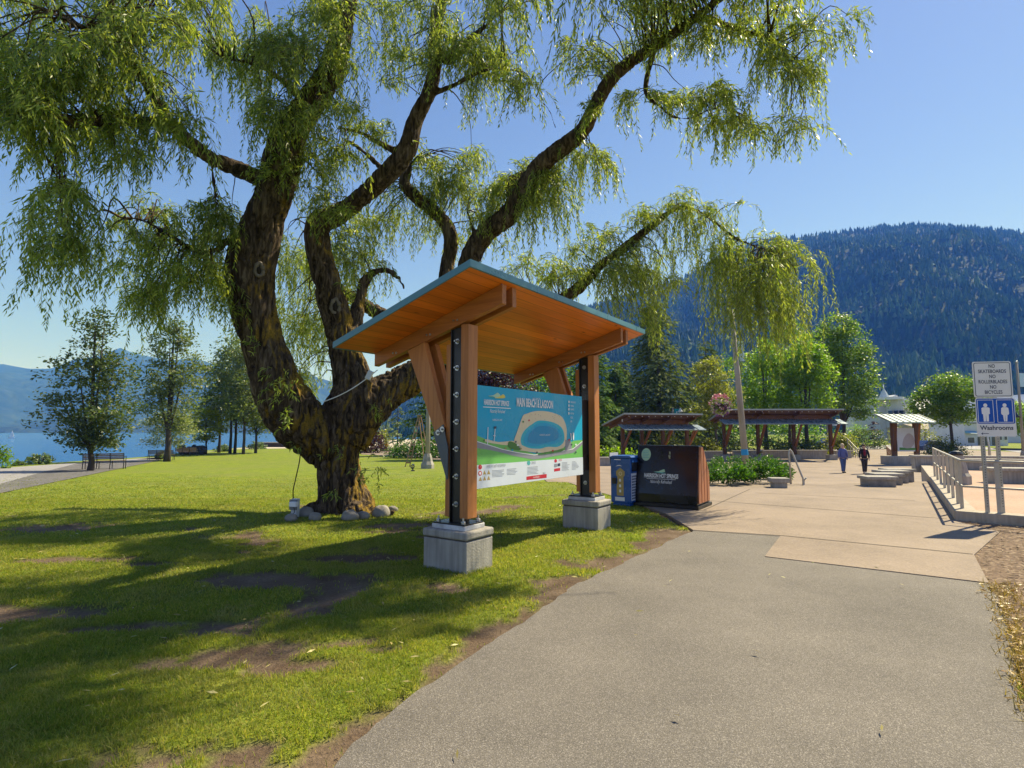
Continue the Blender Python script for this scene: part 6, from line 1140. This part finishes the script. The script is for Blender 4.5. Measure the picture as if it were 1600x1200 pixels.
b2 = np.array(Gy(1366, 165)); b2[2] = -.85; T = thing('hotel_wing', 'low white hotel wing with pale roof showing between the maple and the round hotel corner', 'building', b2); s2 = 165 / FPX
q = MB(); q.box((-16 * s2, 0, -.5), (12 * s2, 10, zv(640, 165))); q.build('wall', HW, T); q = MB(); q.prism([(-1, zv(640, 165)), (5, zv(629, 165)), (11, zv(640, 165))], 'x', -17 * s2, 13 * s2); q.build('roof', ROOFW, T); window_row(T, [k * s2 for k in (-9, -2, 5)], zv(652, 165), zv(645, 165), 3.5 * s2, 0)
b3 = np.array(Gy(1448, 160)); b3[2] = -.85; T = thing('hotel_annex', 'plain white hotel annex right of the round corner, partly behind the round maple', 'building', b3); s3 = 160 / FPX
q = MB(); q.box((-16 * s3, 0, -.5), (24 * s3, 10, zv(640, 160))); q.build('wall', HW, T); q = MB(); q.prism([(-1, zv(640, 160)), (6, zv(622, 160)), (11, zv(640, 160))], 'x', -16 * s3, 25 * s3); q.build('roof', ROOFW, T); window_row(T, [k * s3 for k in (-10, -1, 8)], zv(650, 160), zv(645, 160), 3 * s3, 0); window_row(T, [k * s3 for k in (-6, 3, 14, 20)], zv(660, 160), zv(654, 160), 3 * s3, 0)
b4 = np.array(Gy(1478, 105)); b4[2] = -.85; s4 = 105 / FPX; T = thing('shop_row', 'row of shops with columned porch and brown roof across the street behind the round maple', 'building', b4)
q = MB(); q.box((-44 * s4, 1.5, -.4), (22 * s4, 9, zv(669, 105))); q.build('wall', mk('shop_wall', (.32, .27, .21), .8, .2, 2), T); q = MB(); q.prism([(-.6, zv(670, 105)), (4, zv(662, 105)), (10, zv(669, 105))], 'x', -45 * s4, 23 * s4); q.build('roof', mk('tan_roof', (.33, .27, .21), .85, .2, 2), T)
for k in range(9): q = MB(); q.box((-42 * s4 + k * 7.6 * s4, -.4, -.3), (-42 * s4 + k * 7.6 * s4 + .3, -.1, zv(670, 105))); q.build('column', TRIM, T)
window_row(T, [(-36 + k * 13) * s4 for k in range(4)], .6, 2.6, 6 * s4, 1.5)
b5 = np.array(Gy(1533, 95)); b5[2] = -.85; s5 = 95 / FPX; T = thing('white_shop', 'white flat fronted shop with blue awning and dark openings behind the washroom sign', 'building', b5)
q = MB(); q.box((-29 * s5, 0, -.4), (38 * s5, 8, zv(662, 95))); q.build('wall', HW, T); q = MB(); q.box((-30 * s5, -.2, zv(662, 95)), (39 * s5, 8.2, zv(660, 95))); q.build('roof', ROOFG, T)
q = MB(); q.prism([(-.05, zv(673, 95)), (-1.2, zv(677, 95)), (-.05, zv(677, 95))], 'x', -28 * s5, -13 * s5); q.build('awning', flat('awning_blue', (.15, .35, .5)), T)
for x in (-5, 6, 17): q = MB(); q.box(((x - 4) * s5, -.05, .1), ((x + 4) * s5, -.01, 1.5)); q.build('shop_door', GLS, T)
window_row(T, [-20 * s5], .5, 1.4, 10 * s5, 0); window_row(T, [26 * s5, 34 * s5], 1.0, 1.9, 4 * s5, 0)
b6 = np.array(Gy(1588, 120)); b6[2] = -.85; s6 = 120 / FPX; T = thing('gabled_house', 'tall white gabled house at the right edge behind the tall lamp post', 'building', b6)
q = MB(); q.box((-26 * s6, 0, -.4), (30 * s6, 10, zv(640, 120))); q.prism([(-26 * s6, zv(640, 120) - .02), (-10 * s6, zv(622, 120)), (6 * s6, zv(640, 120) - .02)], 'y', .0, 10); q.prism([(4 * s6, zv(640, 120) - .02), (18 * s6, zv(618, 120)), (30 * s6, zv(640, 120) - .02)], 'y', .0, 10); q.build('wall', HW, T)
q = MB()
for a, m_, c_, zt in ((-27, -10, 7, 622), (4, 18, 31, 618)):
    q.prism([(a * s6, zv(640.5, 120)), (m_ * s6, zv(zt, 120)), (m_ * s6, zv(zt - 2, 120)), ((a - 1) * s6, zv(639.5, 120))], 'y', -.6, 10.4); q.prism([(m_ * s6, zv(zt, 120) + .01), (c_ * s6, zv(640.5, 120)), ((c_ + 1) * s6, zv(639.5, 120)), (m_ * s6, zv(zt - 2, 120) + .01)], 'y', -.6, 10.4)
q.build('roof', ROOFW, T); window_row(T, [k * s6 for k in (-16, -6, 12, 20)], zv(658, 120), zv(648, 120), 4 * s6, 0)
def make_car(label, loc, rz, col, group='cars parked in the street'):
    T = thing('parked_car', label, 'car', loc, rz, group); P = mk('car_paint', col, .25, .08, 2, spec=.7)
    q = MB(); q.prism([(-2.2, .35), (2.2, .32), (2.25, .65), (2.0, .86), (.95, .97), (-1.95, .99), (-2.2, .85)], 'y', -.86, .86); q.build('body', P, T, bevel=.08)
    q = MB(); q.prism([(.95, .96), (.35, 1.40), (-1.3, 1.45), (-1.9, .98)], 'y', -.72, .72); gh = q.build('cabin', P, T, bevel=.06)
    q = MB(); q.prism([(.78, 1.0), (.30, 1.33), (-.40, 1.37), (-.40, 1.0)], 'y', -.735, .735); q.prism([(-.5, 1.0), (-.5, 1.37), (-1.22, 1.38), (-1.62, 1.0)], 'y', -.735, .735); q.hexa([(.98, -.62, .985), (.98, .62, .985), (.985, .62, 1.0), (.985, -.62, 1.0)], [(.45, -.6, 1.365), (.45, .6, 1.365), (.455, .6, 1.38), (.455, -.6, 1.38)]); q.build('side_windows', GLS, gh)
    for x in (-1.35, 1.4):
        for y in (-.80, .80): q = MB(); q.tube([(x, y - .1, .32), (x, y + .1, .32)], .32, 16); w = q.build('wheel', mk('tyre', (.02, .02, .02), .8) if 'tyre' not in bpy.data.materials else bpy.data.materials['tyre'], T); q = MB(); q.tube([(x, y - .108, .32), (x, y + .108, .32)], .19, 12); q.build('rim', GALV, w)
    for y in (-.62, .62): q = MB(); q.box((2.14, y - .17, .62), (2.26, y + .17, .76)); q.build('headlight', WHITE, T)
    return T
make_car('dark blue car parked behind the clipped shrub by the second map shelter', Gy(1455, 62), R(8), (.03, .05, .14)); make_car('dark car parked beyond the right end of the right far shelter', Gy(1300, 82), R(4), (.02, .03, .06))

# ------------------------------------------------------------------ people
def skin_body(name, V, E, RAD, mat, parent, sub=2):
    me = bpy.data.meshes.new(name); bm = bmesh.new(); L = bm.verts.layers.skin.verify(); vs = [bm.verts.new(v) for v in V]
    for a, b_ in E: bm.edges.new((vs[a], vs[b_]))
    for i, v in enumerate(vs):
        r = RAD[i]; v[L].radius = r if isinstance(r, tuple) else (r, r); v[L].use_root = (i == 0)
    bm.to_mesh(me); bm.free(); o = bpy.data.objects.new(name, me); link(o)
    m_ = o.modifiers.new('skin', 'SKIN'); m_.use_smooth_shade = True; m_.branch_smoothing = .4; ss = o.modifiers.new('sub', 'SUBSURF'); ss.levels = sub; ss.render_levels = sub
    dg = bpy.context.evaluated_depsgraph_get(); m2 = bpy.data.meshes.new_from_object(o.evaluated_get(dg)); bpy.data.objects.remove(o); bpy.data.meshes.remove(me)
    for mm in (mat if isinstance(mat, list) else [mat]): m2.materials.append(mm)
    m2.polygons.foreach_set('use_smooth', [True] * len(m2.polygons)); o = bpy.data.objects.new(name, m2); link(o, parent); return o
SKIN = mk('skin', (.50, .30, .21), .5, .1, 8)
def person(label, loc, rz, top, legs, shoes, hair, haircol, hs=1.0, female=False, cap=None, shirt=None, arms=(1, 1)):
    T = thing('person', label, 'person', loc, rz, None, (hs,) * 3)       # local: faces -y, 1.72 m tall
    w = .17 if not female else .155; st = .16                            # half shoulder, stride
    J = {}; V = []; E = []; Rr = []
    def v(p, r, par=None):
        V.append(p); Rr.append(r); i = len(V) - 1
        if par is not None: E.append((par, i))
        return i
    pel = v((0, 0, .95), (.115, .08)); wa = v((0, -.01, 1.10), (.105, .075), pel); ch = v((0, -.015, 1.28), (.13, .09), wa); sh = v((0, 0, 1.42), (.11, .07), ch); nk = v((0, -.015, 1.50), (.055, .055), sh); h1 = v((0, -.03, 1.58), (.07, .085), nk); h2 = v((0, -.03, 1.66), (.072, .09), h1)
    pts = {}
    for sgn, fwd in ((-1, 1), (1, -1)):
        a0 = v((sgn * w, 0, 1.40), .062, sh); a1 = v((sgn * (w + .08), -.01 - .03 * fwd, 1.14), .048, a0); a2 = v((sgn * (w + .10), -.05 - .07 * fwd, .92), .034, a1); a3 = v((sgn * (w + .10), -.07 - .08 * fwd, .85), (.036, .022), a2)
        for k in range(4): f = v((sgn * (w + .10) + (0), -.10 - .08 * fwd + .02 * k, .80), .010, a3); f2 = v((sgn * (w + .095), -.10 - .08 * fwd + .02 * k, .765 + (.01 if k in (0, 3) else 0)), .009, f)
        th = v((sgn * (w + .085), -.115 - .08 * fwd, .835), .011, a3); v((sgn * (w + .08), -.13 - .08 * fwd, .80), .010, th)
        l0 = v((sgn * .085, 0, .86), .095, pel); l1 = v((sgn * .09, -.08 * fwd - .02, .48), .062, l0); l2 = v((sgn * .09, -.13 * fwd + .02, .10), .042, l1); l3 = v((sgn * .095, -.13 * fwd - .10, .035), (.042, .03), l2)
        pts[sgn] = [(V[a0], V[a1], V[a2]), (V[l0], V[l1], V[l2], V[l3])]
    body = skin_body('body', V, E, Rr, SKIN, T)
    # clothes: slightly larger skins
    V2, E2, R2 = [(0, 0, .86), (0, -.01, 1.10), (0, -.015, 1.28), (0, 0, 1.42), (0, -.01, 1.475)], [(0, 1), (1, 2), (2, 3), (3, 4)], [(.20, .155), (.17, .135), (.19, .145), (.15, .11), (.075, .075)]
    for sgn in (-1, 1):
        a = pts[sgn][0]; i = len(V2); V2 += [a[0], a[1], a[2]]; R2 += [.078, .066, .052]; E2 += [(3, i), (i, i + 1), (i + 1, i + 2)]
    skin_body('jacket', V2, E2, R2, top, T)
    V3, E3, R3 = [(0, 0, .97)], [], [(.165, .125)]
    for sgn in (-1, 1):
        l = pts[sgn][1]; i = len(V3); V3 += [l[0], l[1], (l[2][0], l[2][1], .09)]; R3 += [.115, .085, .07]; E3 += [(0, i), (i, i + 1), (i + 1, i + 2)]
        q = MB(); q.ball((l[3][0], l[3][1] + .03, .045), (.05, .135, .05), 10, 7); q.build('shoe', shoes, T, True)
    skin_body('trousers', V3, E3, R3, legs, T)
    if shirt:
        q = MB(); q.ball((0, -.10, 1.25), (.075, .085, .22), 10, 8); q.build('shirt', shirt, T, True)
    q = MB()
    if hair == 'long': q.ball((0, .005, 1.66), (.105, .115, .11), 12, 8); q.ball((.02, .05, 1.54), (.105, .06, .13), 10, 8)
    else: q.ball((0, .005, 1.685), (.086, .10, .075), 12, 8)
    hr = q.build('hair', haircol, T, True)
    if cap: q = MB(); q.ball((0, -.01, 1.70), (.092, .105, .06), 12, 8); q.box((-.06, -.19, 1.685), (.06, -.08, 1.697)); q.build('cap', cap, T, True)
    q = MB(); q.ball((0, -.125, 1.60), (.014, .022, .022), 8, 6); q.build('nose', SKIN, T, True); q = MB()
    for x in (-.03, .03): q.ball((x, -.115, 1.635), (.012, .008, .008), 8, 6)
    q.build('eyes', INK, T, True); q = MB(); q.ball((0, -.115, 1.565), (.022, .008, .006), 8, 6); q.build('mouth', mk('lips', (.4, .15, .13), .5), T, True)
    q = MB()
    for x in (-.08, .08): q.ball((x, -.025, 1.61), (.014, .022, .034), 8, 6)
    q.build('ears', SKIN, T, True)
    return T
DEN = mk('denim_blue', (.06, .10, .24), .9, .2, 12); PUR = mk('periwinkle_cloth', (.10, .12, .30), .9, .15, 8); BLK = mk('black_cloth', (.014, .013, .016), .9, .3, 8); MAR = mk('maroon_cloth', (.16, .012, .03), .9, .2, 8); BLOND = mk('blond_hair', (.55, .42, .27), .7, .2, 20); BRN = mk('dark_hair', (.05, .035, .025), .7, .2, 20)
person('blond walker in a blue violet jacket and blue jeans on the lower plaza', Gy(1313, 33), R(-8), PUR, DEN, BLK, 'long', BLOND, .985, True); person('walker in a dark jacket over a maroon shirt with dark cap and trousers', Gy(1346, 32.5), R(-14), BLK, mk('charcoal_trousers', (.03, .024, .028), .9, .2, 8), BLK, 'short', BRN, .98, False, BRN, MAR)
def sitter(label, loc, rz, top, legs, haircol, seatm, name='sitting_bench', blab='x'):
    T = thing('person', label, 'person', loc, rz); V = [(0, 0, .48), (0, .02, .66), (0, -.02, .86), (0, -.05, .98), (0, -.09, 1.06), (0, -.11, 1.16), (0, -.11, 1.22)]; E = [(i, i + 1) for i in range(6)]; Rr = [(.15, .12), (.14, .11), (.17, .12), (.12, .09), .05, (.07, .085), (.07, .09)]
    for sg in (-1, 1):
        i = len(V); V += [(sg * .18, -.05, .94), (sg * .24, -.1, .70), (sg * .15, -.32, .58), (sg * .13, -.38, .57)]; Rr += [.06, .05, .036, .035]; E += [(3, i), (i, i + 1), (i + 1, i + 2), (i + 2, i + 3)]
        for k in range(4): j = len(V); V.append((sg * (.10 + .02 * k), -.45, .56)); Rr.append(.01); E.append((i + 3, j))
        j = len(V); V.append((sg * .09, -.39, .575)); Rr.append(.011); E.append((i + 3, j))
        i = len(V); V += [(sg * .09, -.06, .50), (sg * .11, -.46, .50), (sg * .11, -.46, .10), (sg * .11, -.58, .035)]; Rr += [.09, .065, .045, (.04, .03)]; E += [(0, i), (i, i + 1), (i + 1, i + 2), (i + 2, i + 3)]
    skin_body('body', V, E, Rr, SKIN, T); V2, E2, R2 = [V[0], V[1], V[2], V[3]], [(0, 1), (1, 2), (2, 3)], [(.17, .14), (.165, .135), (.195, .145), (.14, .11)]
    for sg in (-1, 1): i = len(V2); V2 += [(sg * .18, -.05, .94), (sg * .24, -.1, .70), (sg * .16, -.30, .585)]; R2 += [.078, .066, .05]; E2 += [(3, i), (i, i + 1), (i + 1, i + 2)]
    skin_body('jacket', V2, E2, R2, top, T); V3, E3, R3 = [(0, 0, .49)], [], [(.165, .13)]
    for sg in (-1, 1): i = len(V3); V3 += [(sg * .09, -.06, .50), (sg * .11, -.46, .50), (sg * .11, -.46, .12)]; R3 += [.105, .085, .065]; E3 += [(0, i), (i, i + 1), (i + 1, i + 2)]
    skin_body('trousers', V3, E3, R3, legs, T); q = MB(); q.ball((0, -.085, 1.23), (.085, .10, .085), 12, 8); q.build('hair', haircol, T, True)
    return T
b = np.array(Gy(603, 66)); sitter('person in a bright red top sitting far behind the willow trunk by the purple shrub', b, R(20), mk('red_cloth', (.55, .03, .04), .9, .15, 8), BLK, BRN, None); seatblock('low pale concrete seat under the person in red', (b[0], b[1] + .03, b[2]), 1.4, .45, .40, R(20), None, False, 'stone seat', .08)
b = np.array(Gy(1008, 42)); sitter('person in dark clothes sitting under the left far shelter behind the black container', b, R(30), BLK, BLK, mk('grey_hair', (.3, .27, .25), .8, .2, 20), None); seatblock('concrete seat under the person in dark clothes', (b[0], b[1] + .03, b[2]), 1.6, .45, .40, R(14), None, False, 'stone seat', .08)
